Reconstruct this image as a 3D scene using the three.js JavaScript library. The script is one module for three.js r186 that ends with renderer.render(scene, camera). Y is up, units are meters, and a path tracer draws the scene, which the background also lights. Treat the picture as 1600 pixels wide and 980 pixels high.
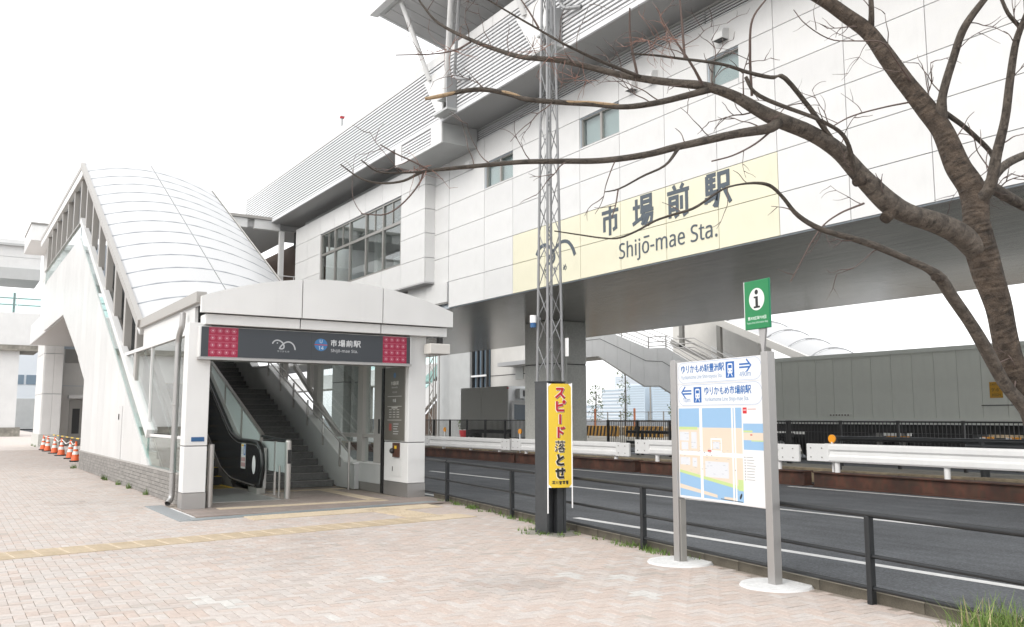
import * as THREE from 'three';
import { mergeGeometries } from 'three/addons/utils/BufferGeometryUtils.js';
import { RoundedBoxGeometry } from 'three/addons/geometries/RoundedBoxGeometry.js';
import { TextGeometry } from 'three/addons/geometries/TextGeometry.js';
import { FontLoader } from 'three/addons/loaders/FontLoader.js';

// ---------- camera, sky, sun, exposure ----------
const scene = new THREE.Scene();
const renderer = new THREE.WebGLRenderer({ antialias: true });
renderer.toneMapping = THREE.LinearToneMapping;
renderer.toneMappingExposure = 1.86;
renderer.shadowMap.enabled = true;
const camera = new THREE.PerspectiveCamera(39.1, 1600 / 980, 0.1, 4000);
const HEAD = THREE.MathUtils.degToRad(32.67), PITCH = Math.atan(163 / 1380);
camera.position.set(0, 1.65, 0);
camera.lookAt(-Math.cos(HEAD) * Math.cos(PITCH) * 10, 1.65 + Math.sin(PITCH) * 10, -Math.sin(HEAD) * Math.cos(PITCH) * 10);
{ // overcast sky: even, bright cloud
  const W = 64, H = 32, d = new Float32Array(W * H * 4);
  for (let y = 0; y < H; y++) {
    const e = Math.sin(((y + 0.5) / H - 0.5) * Math.PI), L = e > 0 ? 0.92 + 0.06 * e : 0.5;
    for (let x = 0; x < W; x++) { const i = (y * W + x) * 4; d[i] = L * 0.99; d[i + 1] = L; d[i + 2] = L * 1.015; d[i + 3] = 1; }
  }
  const t = new THREE.DataTexture(d, W, H, THREE.RGBAFormat, THREE.FloatType);
  t.mapping = THREE.EquirectangularReflectionMapping; t.magFilter = t.minFilter = THREE.LinearFilter; t.needsUpdate = true;
  scene.background = t; scene.environment = t;
}
const sun = new THREE.DirectionalLight(0xfff9f2, 1.0);
sun.position.set(-6, 30, 34); sun.target.position.set(-20, 0, -10);
sun.castShadow = true; sun.shadow.radius = 60; sun.shadow.mapSize.set(2048, 2048);
Object.assign(sun.shadow.camera, { left: -60, right: 60, top: 60, bottom: -60, near: 1, far: 200 });
scene.add(sun, sun.target);
scene.fog = new THREE.FogExp2(0xf2f5f8, 0.0002);

// ---------- helpers ----------
let seed = 7;
const rnd = () => { seed = (seed * 1664525 + 1013904223) >>> 0; return seed / 4294967296; };
const rr = (a, b) => a + (b - a) * rnd();
const V = (x, y, z) => new THREE.Vector3(x, y, z);
const org = new WeakMap(); org.set(scene, V(0, 0, 0));
const taken = {};
const numbered = (n) => { const k = (taken[n] = (taken[n] ?? -1) + 1); return k ? n + '_' + String(k).padStart(3, '0') : n; };
function mk(parent, name, geo, mat, x = 0, y = 0, z = 0) {   // world position; parents are not turned
  const m = new THREE.Mesh(geo, mat), o = org.get(parent);
  m.name = parent === scene ? numbered(name) : name;
  m.castShadow = m.receiveShadow = true;
  m.position.set(x - o.x, y - o.y, z - o.z); org.set(m, V(x, y, z)); parent.add(m);
  return m;
}
const stuff = (m) => { m.userData.kind = 'stuff'; return m; };
function mw(parent, name, geo, mat) {   // geometry given in world coordinates
  geo.computeBoundingBox(); const c = geo.boundingBox.getCenter(V(0, 0, 0)); c.y = geo.boundingBox.min.y;
  geo.translate(-c.x, -c.y, -c.z); return mk(parent, name, geo, mat, c.x, c.y, c.z);
}
function uvBox(g) {   // uv in metres
  const p = g.attributes.position, n = g.attributes.normal, u = new Float32Array(p.count * 2);
  for (let i = 0; i < p.count; i++) {
    const ax = Math.abs(n.getX(i)), ay = Math.abs(n.getY(i)), az = Math.abs(n.getZ(i));
    const [a, b] = ax >= ay && ax >= az ? [p.getZ(i), p.getY(i)] : ay >= az ? [p.getX(i), p.getZ(i)] : [p.getX(i), p.getY(i)];
    u[i * 2] = a; u[i * 2 + 1] = b;
  }
  g.setAttribute('uv', new THREE.BufferAttribute(u, 2)); return g;
}
const boxes = {};
const boxGeo = (w, h, d) => { const k = [w, h, d].map((v) => v.toFixed(3)).join(); return (boxes[k] ??= uvBox(new THREE.BoxGeometry(w, h, d))); };
const bx = (parent, name, mat, x0, x1, y0, y1, z0, z1) => mk(parent, name, boxGeo(Math.abs(x1 - x0), Math.abs(y1 - y0), Math.abs(z1 - z0)), mat, (x0 + x1) / 2, (y0 + y1) / 2, (z0 + z1) / 2);
const rounds = {};
function rb(parent, name, mat, x0, x1, y0, y1, z0, z1, r = 0.015) {
  const w = Math.abs(x1 - x0), h = Math.abs(y1 - y0), d = Math.abs(z1 - z0), k = [w, h, d, r].map((v) => v.toFixed(3)).join();
  return mk(parent, name, (rounds[k] ??= uvBox(new RoundedBoxGeometry(w, h, d, 1, r))), mat, (x0 + x1) / 2, (y0 + y1) / 2, (z0 + z1) / 2);
}
const bxg = (x0, x1, y0, y1, z0, z1) => { const g = new THREE.BoxGeometry(Math.abs(x1 - x0), Math.abs(y1 - y0), Math.abs(z1 - z0)); g.translate((x0 + x1) / 2, (y0 + y1) / 2, (z0 + z1) / 2); return uvBox(g); };
const merge = (list) => mergeGeometries(list.map((g) => { const h = g.index ? g.toNonIndexed() : g; for (const k of Object.keys(h.attributes)) if (!['position', 'normal', 'uv'].includes(k)) h.deleteAttribute(k); return h; }));
function barg(a, b, w, h) {   // square bar from a to b, world coordinates
  const d = b.clone().sub(a), L = d.length(), g = new THREE.BoxGeometry(w, h, L);
  const q = new THREE.Matrix4().lookAt(b, a, Math.abs(d.y) / L > 0.999 ? V(1, 0, 0) : V(0, 1, 0)); g.applyMatrix4(q);
  const c = a.clone().add(b).multiplyScalar(0.5); g.translate(c.x, c.y, c.z); return g;
}
const tubeg = (pts, r, seg = 24, rad = 8) => new THREE.TubeGeometry(new THREE.CatmullRomCurve3(pts, false, 'catmullrom', 0.2), seg, r, rad, false);
function rodg(a, b, r, n = 8, r2 = r) {
  const d = b.clone().sub(a), g = new THREE.CylinderGeometry(r2, r, d.length(), n);
  g.applyQuaternion(new THREE.Quaternion().setFromUnitVectors(V(0, 1, 0), d.clone().normalize()));
  const c = a.clone().add(b).multiplyScalar(0.5); g.translate(c.x, c.y, c.z); return g;
}
const bar = (p, n, m, a, b, w, h = w) => mw(p, n, barg(a, b, w, h), m);
const rod = (p, n, m, a, b, r, k = 8) => mw(p, n, rodg(a, b, r, k), m);
function slabXY(pts, z0, z1, holes = []) {   // polygon in the XY plane from z0 (back) to z1 (front)
  const s = new THREE.Shape(pts.map(([x, y]) => new THREE.Vector2(x, y)));
  for (const h of holes) s.holes.push(new THREE.Path(h.map(([x, y]) => new THREE.Vector2(x, y))));
  const g = new THREE.ExtrudeGeometry(s, { depth: z1 - z0, bevelEnabled: false }); g.translate(0, 0, z0); return uvBox(g);
}
function slabZY(pts, x0, x1) {   // polygon of (z, y) points, from x0 to x1
  const s = new THREE.Shape(pts.map(([z, y]) => new THREE.Vector2(-z, y)));
  const g = new THREE.ExtrudeGeometry(s, { depth: x1 - x0, bevelEnabled: false }); g.rotateY(Math.PI / 2); g.translate(x0, 0, 0); return uvBox(g);
}
const rect = (x0, x1, y0, y1) => [[x0, y0], [x1, y0], [x1, y1], [x0, y1]];
function thing(name, label, category, x, y, z, group, kind) {
  const g = new THREE.Group(); g.name = numbered(name); g.position.set(x, y, z); org.set(g, V(x, y, z)); scene.add(g);
  if (kind) { g.userData.kind = kind; if (label) g.userData.label = label; } else { g.userData = { label, category }; if (group) g.userData.group = group; }
  return g;
}
function tag(m, label, category, group) { Object.assign(m.userData, { label, category }); if (group) m.userData.group = group; return m; }
const struct = (m, label) => { m.userData.kind = 'structure'; if (label) m.userData.label = label; return m; };

// ---------- textures ----------
const hash = (x, y, s = 0) => { let h = (Math.imul(x, 374761393) + Math.imul(y, 668265263) + Math.imul(s, 1442695041)) | 0; h = Math.imul(h ^ (h >>> 13), 1274126177); return ((h ^ (h >>> 16)) >>> 0) / 4294967296; };
function vnoise(x, y, per, s) {   // tiling value noise
  const xi = Math.floor(x), yi = Math.floor(y), f = x - xi, g = y - yi, u = f * f * (3 - 2 * f), v = g * g * (3 - 2 * g), m = (a) => ((a % per) + per) % per;
  const a = hash(m(xi), m(yi), s), b = hash(m(xi + 1), m(yi), s), c = hash(m(xi), m(yi + 1), s), d = hash(m(xi + 1), m(yi + 1), s);
  return a + (b - a) * u + (c - a) * v + (a - b - c + d) * u * v;
}
function tex(n, size, fn, srgb = true) {   // fn(u, v, x, y) -> [r, g, b] in 0..1
  const d = new Uint8Array(n * n * 4);
  for (let y = 0; y < n; y++) for (let x = 0; x < n; x++) { const c = fn(x / n, y / n, x, y), i = (y * n + x) * 4; for (let k = 0; k < 3; k++) d[i + k] = Math.max(0, Math.min(255, 255 * (c.length ? c[k] : c))); d[i + 3] = 255; }
  const t = new THREE.DataTexture(d, n, n); t.wrapS = t.wrapT = THREE.RepeatWrapping; t.magFilter = THREE.LinearFilter; t.minFilter = THREE.LinearMipmapLinearFilter; t.generateMipmaps = true;
  if (srgb) t.colorSpace = THREE.SRGBColorSpace; t.repeat.set(1 / size, 1 / size); t.needsUpdate = true; return t;
}
const fbm = (u, v, f, s) => 0.5 * vnoise(u * f, v * f, f, s) + 0.3 * vnoise(u * f * 2, v * f * 2, f * 2, s + 1) + 0.2 * vnoise(u * f * 4, v * f * 4, f * 4, s + 2);
const T = {
  asphalt: tex(1024, 11, (u, v, x, y) => { const h = hash(x, y, 3), k = 0.6 + 0.26 * fbm(u, v, 9, 5) + 0.1 * (vnoise(u * 3, v * 60, 60, 8) - 0.5) + (h > 0.95 ? 0.5 * hash(y, x, 9) : 0) + 0.2 * (hash(x >> 1, y >> 1, 4) - 0.5); return [k, k, k]; }),
  asphaltB: tex(512, 3.6, (u, v, x, y) => 0.5 + 0.5 * (hash(x >> 1, y >> 1, 4) - 0.5) + 0.3 * (hash(x, y, 3) - 0.5), false),
  asphaltWide: tex(256, 23, (u, v) => { const k = 0.78 + 0.32 * (fbm(u, v, 5, 15)); return [k, k, k]; }),
  grain: tex(256, 0.9, (u, v, x, y) => { const k = 0.9 + 0.14 * (fbm(u, v, 16, 21) - 0.5) + 0.08 * (hash(x, y, 2) - 0.5); return [k, k, k]; }),
  concrete: tex(256, 1.8, (u, v, x, y) => { const s = fbm(u, v, 6, 31), k = 0.72 + 0.34 * (s - 0.4) + 0.1 * (hash(x, y, 8) - 0.5); return [k, k * 0.985, k * 0.95]; }),
  grime: tex(512, 5.3, (u, v, x, y) => { const s = fbm(u, v, 7, 41), st = vnoise(u * 90, v * 5, 5 * 18, 44), k = 0.965 + 0.05 * (s - 0.5) - 0.03 * Math.max(0, st - 0.62); return [k, k, k * 0.995]; }),
  streak: tex(512, 2.2, (u, v, x, y) => { const k = 0.78 + 0.3 * (vnoise(u * 3, v * 42, 42, 51) - 0.5) + 0.12 * (hash(0, y >> 2, 5) - 0.5); return [k, k, k]; }),
  plankB: tex(256, 1.2, (u, v, x, y) => ((y % 16) < 2 ? 0.1 : 0.9), false),
  bark: tex(256, 0.5, (u, v, x, y) => { const k = 0.76 + 0.5 * (fbm(u, v, 11, 63) - 0.5) + 0.22 * (hash(x >> 1, y >> 1, 6) - 0.5) - (vnoise(u * 10, v * 44, 44, 61) > 0.8 ? 0.16 : 0); return [k, k * 0.97, k * 0.92]; }),
  barkB: tex(256, 0.5, (u, v, x, y) => 0.5 + 0.5 * (fbm(u, v, 14, 61) - 0.5) + 0.4 * (vnoise(u * 6, v * 30, 30, 64) - 0.5) + 0.2 * (hash(x, y, 6) - 0.5), false),
  rust: tex(256, 2.4, (u, v, x, y) => { const s = fbm(u, v, 6, 71), t = vnoise(u * 40, v * 3, 40, 72); return [0.62 + 0.5 * (s - 0.5) + 0.12 * (t - 0.5), 0.52 + 0.42 * (s - 0.5), 0.47 + 0.36 * (s - 0.5)]; }),
  granite: tex(256, 0.7, (u, v, x, y) => { const k = 0.74 + 0.5 * (hash(x, y, 12) - 0.5) + 0.2 * (fbm(u, v, 10, 81) - 0.5); return [k, k, k]; }),
  panelV: tex(256, 1.2, (u, v, x) => (x % 64 < 2 ? 0.2 : 0.9), false),
};
// ---------- materials ----------
const C = (r, g, b) => new THREE.Color().setRGB(r, g, b);
const mt = (c, roughness = 0.6, more = {}) => new THREE.MeshStandardMaterial({ color: Array.isArray(c) ? C(...c) : C(c, c, c), roughness, ...more });
const glassM = (c = [0.93, 0.97, 0.96], roughness = 0) => new THREE.MeshPhysicalMaterial({ color: C(...c), roughness, transmission: 1, thickness: 0, ior: 1.5 });
const M = {
  white: [0.77, 0.745, 0.76, 0.73].map((k) => mt([k, k, k * 1.0], 0.38, { map: T.grime })),
  cream: mt([0.80, 0.77, 0.60], 0.4, { map: T.grime }),
  joint: mt([0.46, 0.51, 0.56], 0.8), darkJoint: mt(0.08, 0.8),
  wallWhite: mt([0.80, 0.80, 0.79], 0.3, { map: T.grime, bumpMap: T.panelV, bumpScale: 0.003 }),
  wallBoard: [0.68, 0.655, 0.67, 0.64].map((k) => mt([k, k, k], 0.35, { map: T.grime })),
  warm: mt([0.70, 0.68, 0.65], 0.5, { map: T.grime }),
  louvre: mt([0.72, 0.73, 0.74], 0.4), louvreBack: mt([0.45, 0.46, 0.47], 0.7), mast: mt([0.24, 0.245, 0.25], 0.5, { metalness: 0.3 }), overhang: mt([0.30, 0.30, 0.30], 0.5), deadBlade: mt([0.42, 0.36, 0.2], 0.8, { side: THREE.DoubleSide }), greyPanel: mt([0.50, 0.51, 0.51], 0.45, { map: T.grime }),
  soffit: mt([0.66, 0.63, 0.585], 0.2, { metalness: 0.55, map: T.streak, bumpMap: T.plankB, bumpScale: 0.003 }),
  softSoffit: mt([0.5, 0.5, 0.5], 0.5), steel: mt([0.52, 0.50, 0.48], 0.32, { metalness: 0.85 }), brushed: mt([0.42, 0.41, 0.40], 0.36, { metalness: 0.7 }),
  frame: mt([0.32, 0.31, 0.29], 0.4, { metalness: 0.5 }), beigeFrame: mt([0.36, 0.345, 0.325], 0.45), colGrey: mt([0.68, 0.69, 0.65], 0.42, { map: T.grain }),
  black: mt(0.018, 0.35), handrail: mt(0.012, 0.3), escPanel: mt([0.02, 0.02, 0.021], 0.22), darkSign: mt([0.055, 0.062, 0.07], 0.4),
  fence: mt([0.022, 0.024, 0.026], 0.42, { metalness: 0.2 }), postDark: mt([0.05, 0.054, 0.058], 0.5, { map: T.grain }),
  galv: mt([0.34, 0.345, 0.35], 0.5, { metalness: 0.4 }), guard: mt([0.84, 0.84, 0.84], 0.35, { map: T.grime }), rust: mt([0.16, 0.10, 0.075], 0.8, { map: T.rust }),
  asphalt: mt([0.145, 0.155, 0.168], 0.9, { map: T.asphalt, bumpMap: T.asphaltB, bumpScale: 0.006 }),
  paint: mt([0.74, 0.74, 0.73], 0.7, { map: T.grain }), concrete: mt([0.46, 0.45, 0.42], 0.85, { map: T.concrete }), dirtyKerb: mt([0.24, 0.22, 0.185], 0.9, { map: T.concrete }), kerb: mt([0.52, 0.50, 0.44], 0.85, { map: T.concrete }),
  pad: mt([0.78, 0.78, 0.77], 0.8, { map: T.grain }), bed: mt([0.30, 0.26, 0.22], 0.95),
  tactile: [[0.65, 0.54, 0.395], [0.67, 0.56, 0.415], [0.63, 0.52, 0.375]].map((c) => mt(c, 0.75, { map: T.grain })),
  floorTile: [[0.34, 0.28, 0.25], [0.37, 0.305, 0.27], [0.32, 0.27, 0.24]].map((c) => mt(c, 0.6, { map: T.grain })),
  grate: mt([0.30, 0.335, 0.35], 0.5, { metalness: 0.4 }), stone: [0.25, 0.275, 0.23].map((k) => mt([k, k, k * 0.96], 0.55, { map: T.granite })), nose: mt([0.48, 0.48, 0.46], 0.6),
  glass: glassM(), greenGlass: glassM([0.80, 0.92, 0.90]), smoke: glassM([0.55, 0.6, 0.6]), frost: new THREE.MeshPhysicalMaterial({ color: C(0.62, 0.68, 0.67), roughness: 0.45, transmission: 0.55, thickness: 0 }),
  roof: [0.475, 0.49].map((k) => mt([k, k * 1.005, k * 1.015], 0.32)), rib: mt([0.22, 0.24, 0.26], 0.5),
  orange: mt([0.75, 0.13, 0.035], 0.5), reflect: mt([0.78, 0.77, 0.74], 0.5), amber: mt([0.85, 0.34, 0.02], 0.35), yellow: mt([0.78, 0.52, 0.03], 0.5), hazard: mt([0.52, 0.28, 0.06], 0.6), red: mt([0.6, 0.04, 0.05], 0.5),
  rubber: mt(0.02, 0.8), brown: mt([0.11, 0.075, 0.055], 0.7), trailer: mt([0.74, 0.76, 0.70], 0.45, { map: T.grime }), trailerTrim: mt([0.68, 0.7, 0.65], 0.5), truckBox: mt([0.33, 0.33, 0.30], 0.4), truckEnd: mt([0.82, 0.83, 0.83], 0.45),
  bark: mt([0.125, 0.10, 0.083], 0.9, { map: T.bark, bumpMap: T.barkB, bumpScale: 0.03 }), limb: mt([0.155, 0.138, 0.126], 0.85, { map: T.bark, bumpMap: T.barkB, bumpScale: 0.015 }), twig: mt([0.11, 0.08, 0.07], 0.85), bareWood: mt([0.56, 0.43, 0.29], 0.8, { map: T.bark }),
  leaf: [[0.10, 0.17, 0.03], [0.16, 0.24, 0.05], [0.08, 0.12, 0.03]].map((c) => mt(c, 0.7, { side: THREE.DoubleSide })),
  green: mt([0.005, 0.20, 0.09], 0.35), brick: mt([0.30, 0.285, 0.265], 0.8, { map: T.grain }), mortar: mt([0.36, 0.35, 0.33], 0.9), blueTag: mt([0.02, 0.09, 0.22], 0.4), beige: mt([0.60, 0.50, 0.36], 0.7, { map: T.concrete }),
  city: [[0.52, 0.61, 0.68], [0.46, 0.56, 0.65], [0.64, 0.68, 0.72]].map((c) => mt(c, 0.6)), cityGlass: mt([0.16, 0.22, 0.28], 0.25), room: mt([0.45, 0.46, 0.45], 0.8), blind: mt([0.30, 0.335, 0.35], 0.7), sign: mt(0.8, 0.3),
};
const pick = (a) => a[Math.floor(rnd() * a.length)];

// ---------- lettering ----------
const G = {
  市: '50,2 50,20;8,20 92,20;20,40 20,84;20,40 80,40 80,78 70,82;50,20 50,99', 場: '4,34 36,34;20,8 20,78;2,86 38,74;46,6 88,6 88,40 46,40 46,6;46,23 88,23;40,52 99,52;54,56 40,78;50,66 93,66 89,92 78,96;64,66 46,94;78,66 60,98',
  前: '30,2 38,16;72,2 62,16;4,22 96,22;14,38 14,98;14,38 46,38 46,92 39,96;14,56 46,56;14,74 46,74;64,38 64,78;86,34 86,92 75,97', 駅: '8,6 8,58;8,6 43,6;8,22 41,22;8,39 41,39;25,6 25,58;8,57 46,57 43,88 37,95;6,68 3,86;15,68 16,83;25,67 27,80;34,66 36,77;56,8 90,8 90,44;56,8 56,50 46,97;56,44 90,44;70,44 98,97',
  新: '24,2 24,14;4,16 46,16;14,22 18,34;36,22 32,34;2,38 48,38;4,56 46,56;25,38 25,98;25,58 4,84;25,58 44,78;92,6 62,16;62,14 62,60 50,97;62,40 99,40;82,40 82,99', 豊: '18,8 82,8 82,38 18,38 18,8;18,23 82,23;40,1 40,38;60,1 60,38;6,49 94,49;24,59 76,59 76,75 24,75 24,59;34,78 38,90;66,78 62,90;4,95 96,95',
  洲: '8,8 18,18;4,34 14,44;4,94 20,64;36,8 36,60 28,96;60,10 60,90;88,6 88,98;26,38 28,54;46,36 50,52;72,36 76,52', ゆ: '16,12 13,50 20,68;20,48 34,22 58,14 82,26 87,50 72,72 52,68;56,4 60,50 52,80 34,97', り: '26,8 23,44 30,58 37,44;72,5 75,50 63,80 42,97',
  か: '6,30 62,27 60,70 50,92 38,84;34,5 26,56 8,92;76,22 88,40 94,58', も: '46,4 38,60 44,86 64,92 82,80 80,60;16,32 66,32;14,56 64,56', め: '22,16 30,52 46,78;66,8 54,50 32,82 14,80 12,58 34,36 62,30 86,46 88,70 60,95',
  ス: '14,14 80,14 60,50 8,92;54,54 92,92', ピ: '20,8 20,76 26,88 88,88;20,50 76,38;78,14 84,8 92,8 97,14 92,22 84,22 78,14', ー: '50,8 50,92', ド: '34,4 34,97;34,38 78,62;60,8 68,26;80,4 88,22', 落: '4,14 96,14;32,2 32,27;68,2 68,27;10,34 20,43;4,54 14,63;6,95 22,70;56,30 36,54;50,39 84,39 60,62 30,75;48,44 94,75;44,73 82,73 82,96 44,96 44,73',
  と: '30,5 40,44;84,26 40,50 22,70 30,88 56,94 86,90', せ: '4,36 96,30;70,6 70,64 58,70;28,14 28,78 40,90 84,88', 深: '8,8 18,18;4,34 14,44;4,94 20,64;32,24 32,10 95,10 93,24;52,18 40,38;72,18 84,38;30,54 97,54;63,40 63,99;63,56 32,88;63,56 96,88', 川: '22,8 22,60 10,96;50,12 50,86;82,5 82,98',
  警: '6,10 52,10;20,3 20,17;38,3 38,17;16,20 46,20 44,40;20,28 34,28 34,38 20,38 20,28;66,4 58,20;62,14 96,14;66,20 92,40;90,16 60,40;8,50 92,50;20,60 80,60;20,70 80,70;24,80 76,80 76,97 24,97 24,80', 察: '50,1 50,10;8,24 8,12 92,12 92,24;30,20 12,50;28,26 46,26 30,54;54,24 88,24 60,52;60,30 92,54;34,58 68,58;14,70 86,70;50,70 50,97;30,78 18,92;70,78 84,92', 署: '14,6 86,6 86,24 14,24 14,6;38,6 38,24;62,6 62,24;20,38 72,38;46,28 46,54;4,54 96,54;86,32 16,76;36,64 80,64 80,97 36,97 36,64;36,80 80,80',
  地: '4,34 36,34;20,8 20,78;2,86 38,74;44,42 92,30 90,66;68,4 68,76;52,18 52,82 60,92 96,92 97,76', 区: '94,8 12,8 12,94 96,94;78,22 28,80;30,30 82,78', 案: '50,1 50,10;8,24 8,12 92,12 92,24;6,36 94,36;42,18 32,54 84,62;70,34 28,62;6,72 94,72;50,62 50,99;48,74 12,96;52,74 90,96', 内: '12,98 12,22 88,22 88,92 78,97;50,4 48,40 24,74;50,42 76,72', 図: '8,6 92,6 92,97 8,97 8,6;30,22 36,40;52,18 56,36;78,20 62,60 28,84;34,46 80,82',
};
const strokes = (ch) => G[ch].split(';').map((s) => s.split(' ').map((p) => p.split(',').map(Number)));
function jp(ctx, text, x, y, size, weight, color, pitch = size * 1.04, squeeze = 1, down = false) {
  ctx.strokeStyle = color; ctx.lineWidth = weight; ctx.lineJoin = 'round'; ctx.lineCap = 'butt';
  [...text].forEach((ch, i) => {
    if (!G[ch]) return;
    for (const s of strokes(ch)) { ctx.beginPath(); s.forEach(([a, b], k) => { const X = x + (down ? 0 : i * pitch * squeeze) + a / 100 * size * squeeze, Y = y + (down ? i * pitch : 0) + b / 100 * size; k ? ctx.lineTo(X, Y) : ctx.moveTo(X, Y); }); ctx.stroke(); }
  });
}
function print(w, h, draw, rough = 0.4) {
  const c = document.createElement('canvas'); c.width = w; c.height = h; draw(c.getContext('2d'), w, h);
  const t = new THREE.CanvasTexture(c); t.colorSpace = THREE.SRGBColorSpace; t.magFilter = THREE.LinearFilter;
  return new THREE.MeshStandardMaterial({ map: t, roughness: rough, color: C(0.74, 0.74, 0.74) });
}
const text = (x, s, X, Y, size, color, font = 'sans-serif', align = 'left', wide) => { x.fillStyle = color; x.font = size + 'px ' + font; x.textAlign = align; x.textBaseline = 'alphabetic'; wide ? x.fillText(s, X, Y, wide) : x.fillText(s, X, Y); };
const pane = (w, h) => new THREE.PlaneGeometry(w, h);
const paneX = (w, h) => pane(w, h).rotateY(Math.PI / 2);
function glyphGeo(ch, size, wgt, depth) {   // a cut-out character standing on its lower left corner, thickness along z
  const out = []; let k = 0;
  for (const s of strokes(ch)) for (let i = 0; i + 1 < s.length; i++) {
    const [a, b] = [s[i], s[i + 1]].map(([x, y]) => new THREE.Vector2(x / 100 * size, (1 - y / 100) * size)), d = b.clone().sub(a), L = d.length();
    const g = new THREE.BoxGeometry(L + (s.length > 2 ? wgt * 0.9 : wgt * 0.1), wgt, depth + 0.0008 * (k++ % 9)); g.rotateZ(Math.atan2(d.y, d.x)); g.translate((a.x + b.x) / 2, (a.y + b.y) / 2, depth / 2); out.push(g);
  }
  return merge(out);
}

// ================= SETTING =================
const fenceZ = (x) => -7.09 + 0.134 * (x + 5.14);
const kerbZ = (x) => (x > -16.7 ? fenceZ(x) - 0.16 : -8.8);
{ // road: one sheet to the horizon, with its painted lines
  const g = new THREE.PlaneGeometry(3000, 3000).rotateX(-Math.PI / 2); uvBox(g);
  const road = struct(mk(scene, 'road', g, M.asphalt, 0, -0.15, -8), 'dark grey asphalt road under the station');
  const line = (n, x0, x1, z, w = 0.15) => mk(road, n, boxGeo(x1 - x0, 0.004, w), M.paint, (x0 + x1) / 2, -0.146, z);
  line('edge_line', -13.1, 4, -9.78); line('edge_line', -52, -17.2, -9.78);
  for (let i = 0; i < 4; i++) line('lane_dash', -51.1 + i * 12, -46.1 + i * 12, -14.1);
  line('lane_line', -19.6, 4, -14.1); line('edge_line', -26.5, -17, -18.75, 0.13); line('edge_line', -16, 4, -18.95, 0.13);
}
camera.updateMatrixWorld(); camera.updateProjectionMatrix();
const pavement = thing('pavement', 'pink and white block paving in front of the station entrance', null, -18, 0, -3, null, 'structure');
{
  const poly = [[4, kerbZ(4)], [-16.7, kerbZ(-16.7)], [-16.7, -8.8], [-52, -8.8], [-52, 40], [4, 40]];
  const flat = (pts, y0, y1) => { const g = new THREE.ExtrudeGeometry(new THREE.Shape(pts.map(([x, z]) => new THREE.Vector2(x, -z))), { depth: y1 - y0, bevelEnabled: false }); g.rotateX(-Math.PI / 2); g.translate(0, y0, 0); return uvBox(g); };
  mw(pavement, 'bedding_sand', flat(poly, -0.4, -0.01), M.bed);
  const far = tex(512, 1.6, (u, v) => { const X = Math.floor(u * 16), Y = Math.floor(v * 16), k = (((X - Y) % 4) + 4) % 4, a = k === 1 ? X - 1 : X, b = k === 2 ? Y - 1 : Y, h = hash(a, b, 5), fx = u * 16 - X, fy = v * 16 - Y, j = (k !== 1 && fx < 0.06) || (k !== 2 && fy < 0.06) ? 0.82 : 1; return [(0.95 + 0.05 * (h - 0.5)) * j, (0.905 + 0.06 * (h - 0.5)) * j, (0.87 + 0.06 * (hash(b, a, 6) - 0.5)) * j]; });
  mw(pavement, 'distant_paving', flat([[-52, -8.8], [-140, -8.8], [-140, 40], [-52, 40]], -0.4, 0), mt([0.65, 0.65, 0.65], 0.85, { map: far }));
  // herringbone pavers, each its own block
  const W = 0.1, blocks = [], pal = [[0.63, 0.56, 0.51], [0.622, 0.535, 0.48], [0.612, 0.51, 0.45], [0.636, 0.573, 0.53], [0.60, 0.533, 0.49], [0.625, 0.543, 0.493], [0.642, 0.588, 0.548]];
  const P = new THREE.Vector3();
  for (let i = -522; i < 32; i++) for (let j = -105; j < 28; j++) {
    const k = (((i - j) % 4) + 4) % 4; if (k !== 0 && k !== 3) continue;
    const wide = k === 0, x = (i + (wide ? 1 : 0.5)) * W, z = (j + (wide ? 0.5 : 1)) * W;
    if (x > 3 || x < -51.9 || z > 2.6 || z < kerbZ(x) + 0.16) continue;
    if (x < -15.15 && z < (x > -18 ? -3.4 : x > -32.6 ? -3.9 : -8)) continue;
    const h = hash(i, j, 11), warm = Math.min(1, Math.max(0, (-z - 2) / 6)) * 0.6 + 0.2 * Math.sin(x * 1.3 + z * 0.7);
    let c = pal[Math.floor(hash(i, j, 13) * 7)]; const q = hash(i, j, 17);
    if (warm > q) c = pal[1 + Math.floor(h * 2)]; else if (q > 0.75 && z > -3.5) c = pal[h > 0.5 ? 3 : 6];
    if (hash(i >> 2, j >> 1, 19) > 0.96 && x > -9.5 && z < -2 && z > -6.2) c = [0.69, 0.665, 0.63];
    if (q > 0.985) c = [0.53, 0.475, 0.425];
    const st = fbm((x + 60) / 90, (z + 20) / 90, 60, 77), t = (0.96 + 0.1 * (h - 0.5)) * (st > 0.6 ? 1 - 0.55 * (st - 0.6) : 1);
    P.set(x, 0, z).project(camera);
    blocks.push({ x, y: 0.0025 * (hash(j, i, 23) - 0.5), z, wide, c: C(c[0] * t, c[1] * t, c[2] * t), tone: pal.indexOf(c), d: x * x + z * z, see: Math.abs(P.x) < 1 && Math.abs(P.y) < 1 && P.z < 1, rot: 0.012 * (hash(i, j, 29) - 0.5) });
  }
  const gp = (() => { const w = 2 * W - 0.005, d = W - 0.005, b = 0.004, g = new RoundedBoxGeometry(w, 0.06, d, 1, b); return uvBox(g); })(), gr = gp.clone().rotateY(Math.PI / 2);
  const seen = blocks.filter((b) => b.see).sort((a, b) => a.d - b.d), near = new Set(seen.slice(0, 300)), rest = blocks.filter((b) => !near.has(b));
  const paverMat = [...pal, [0.69, 0.665, 0.63], [0.53, 0.475, 0.425]].map((c) => mt(c, 0.85, { map: T.grain }));
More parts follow.
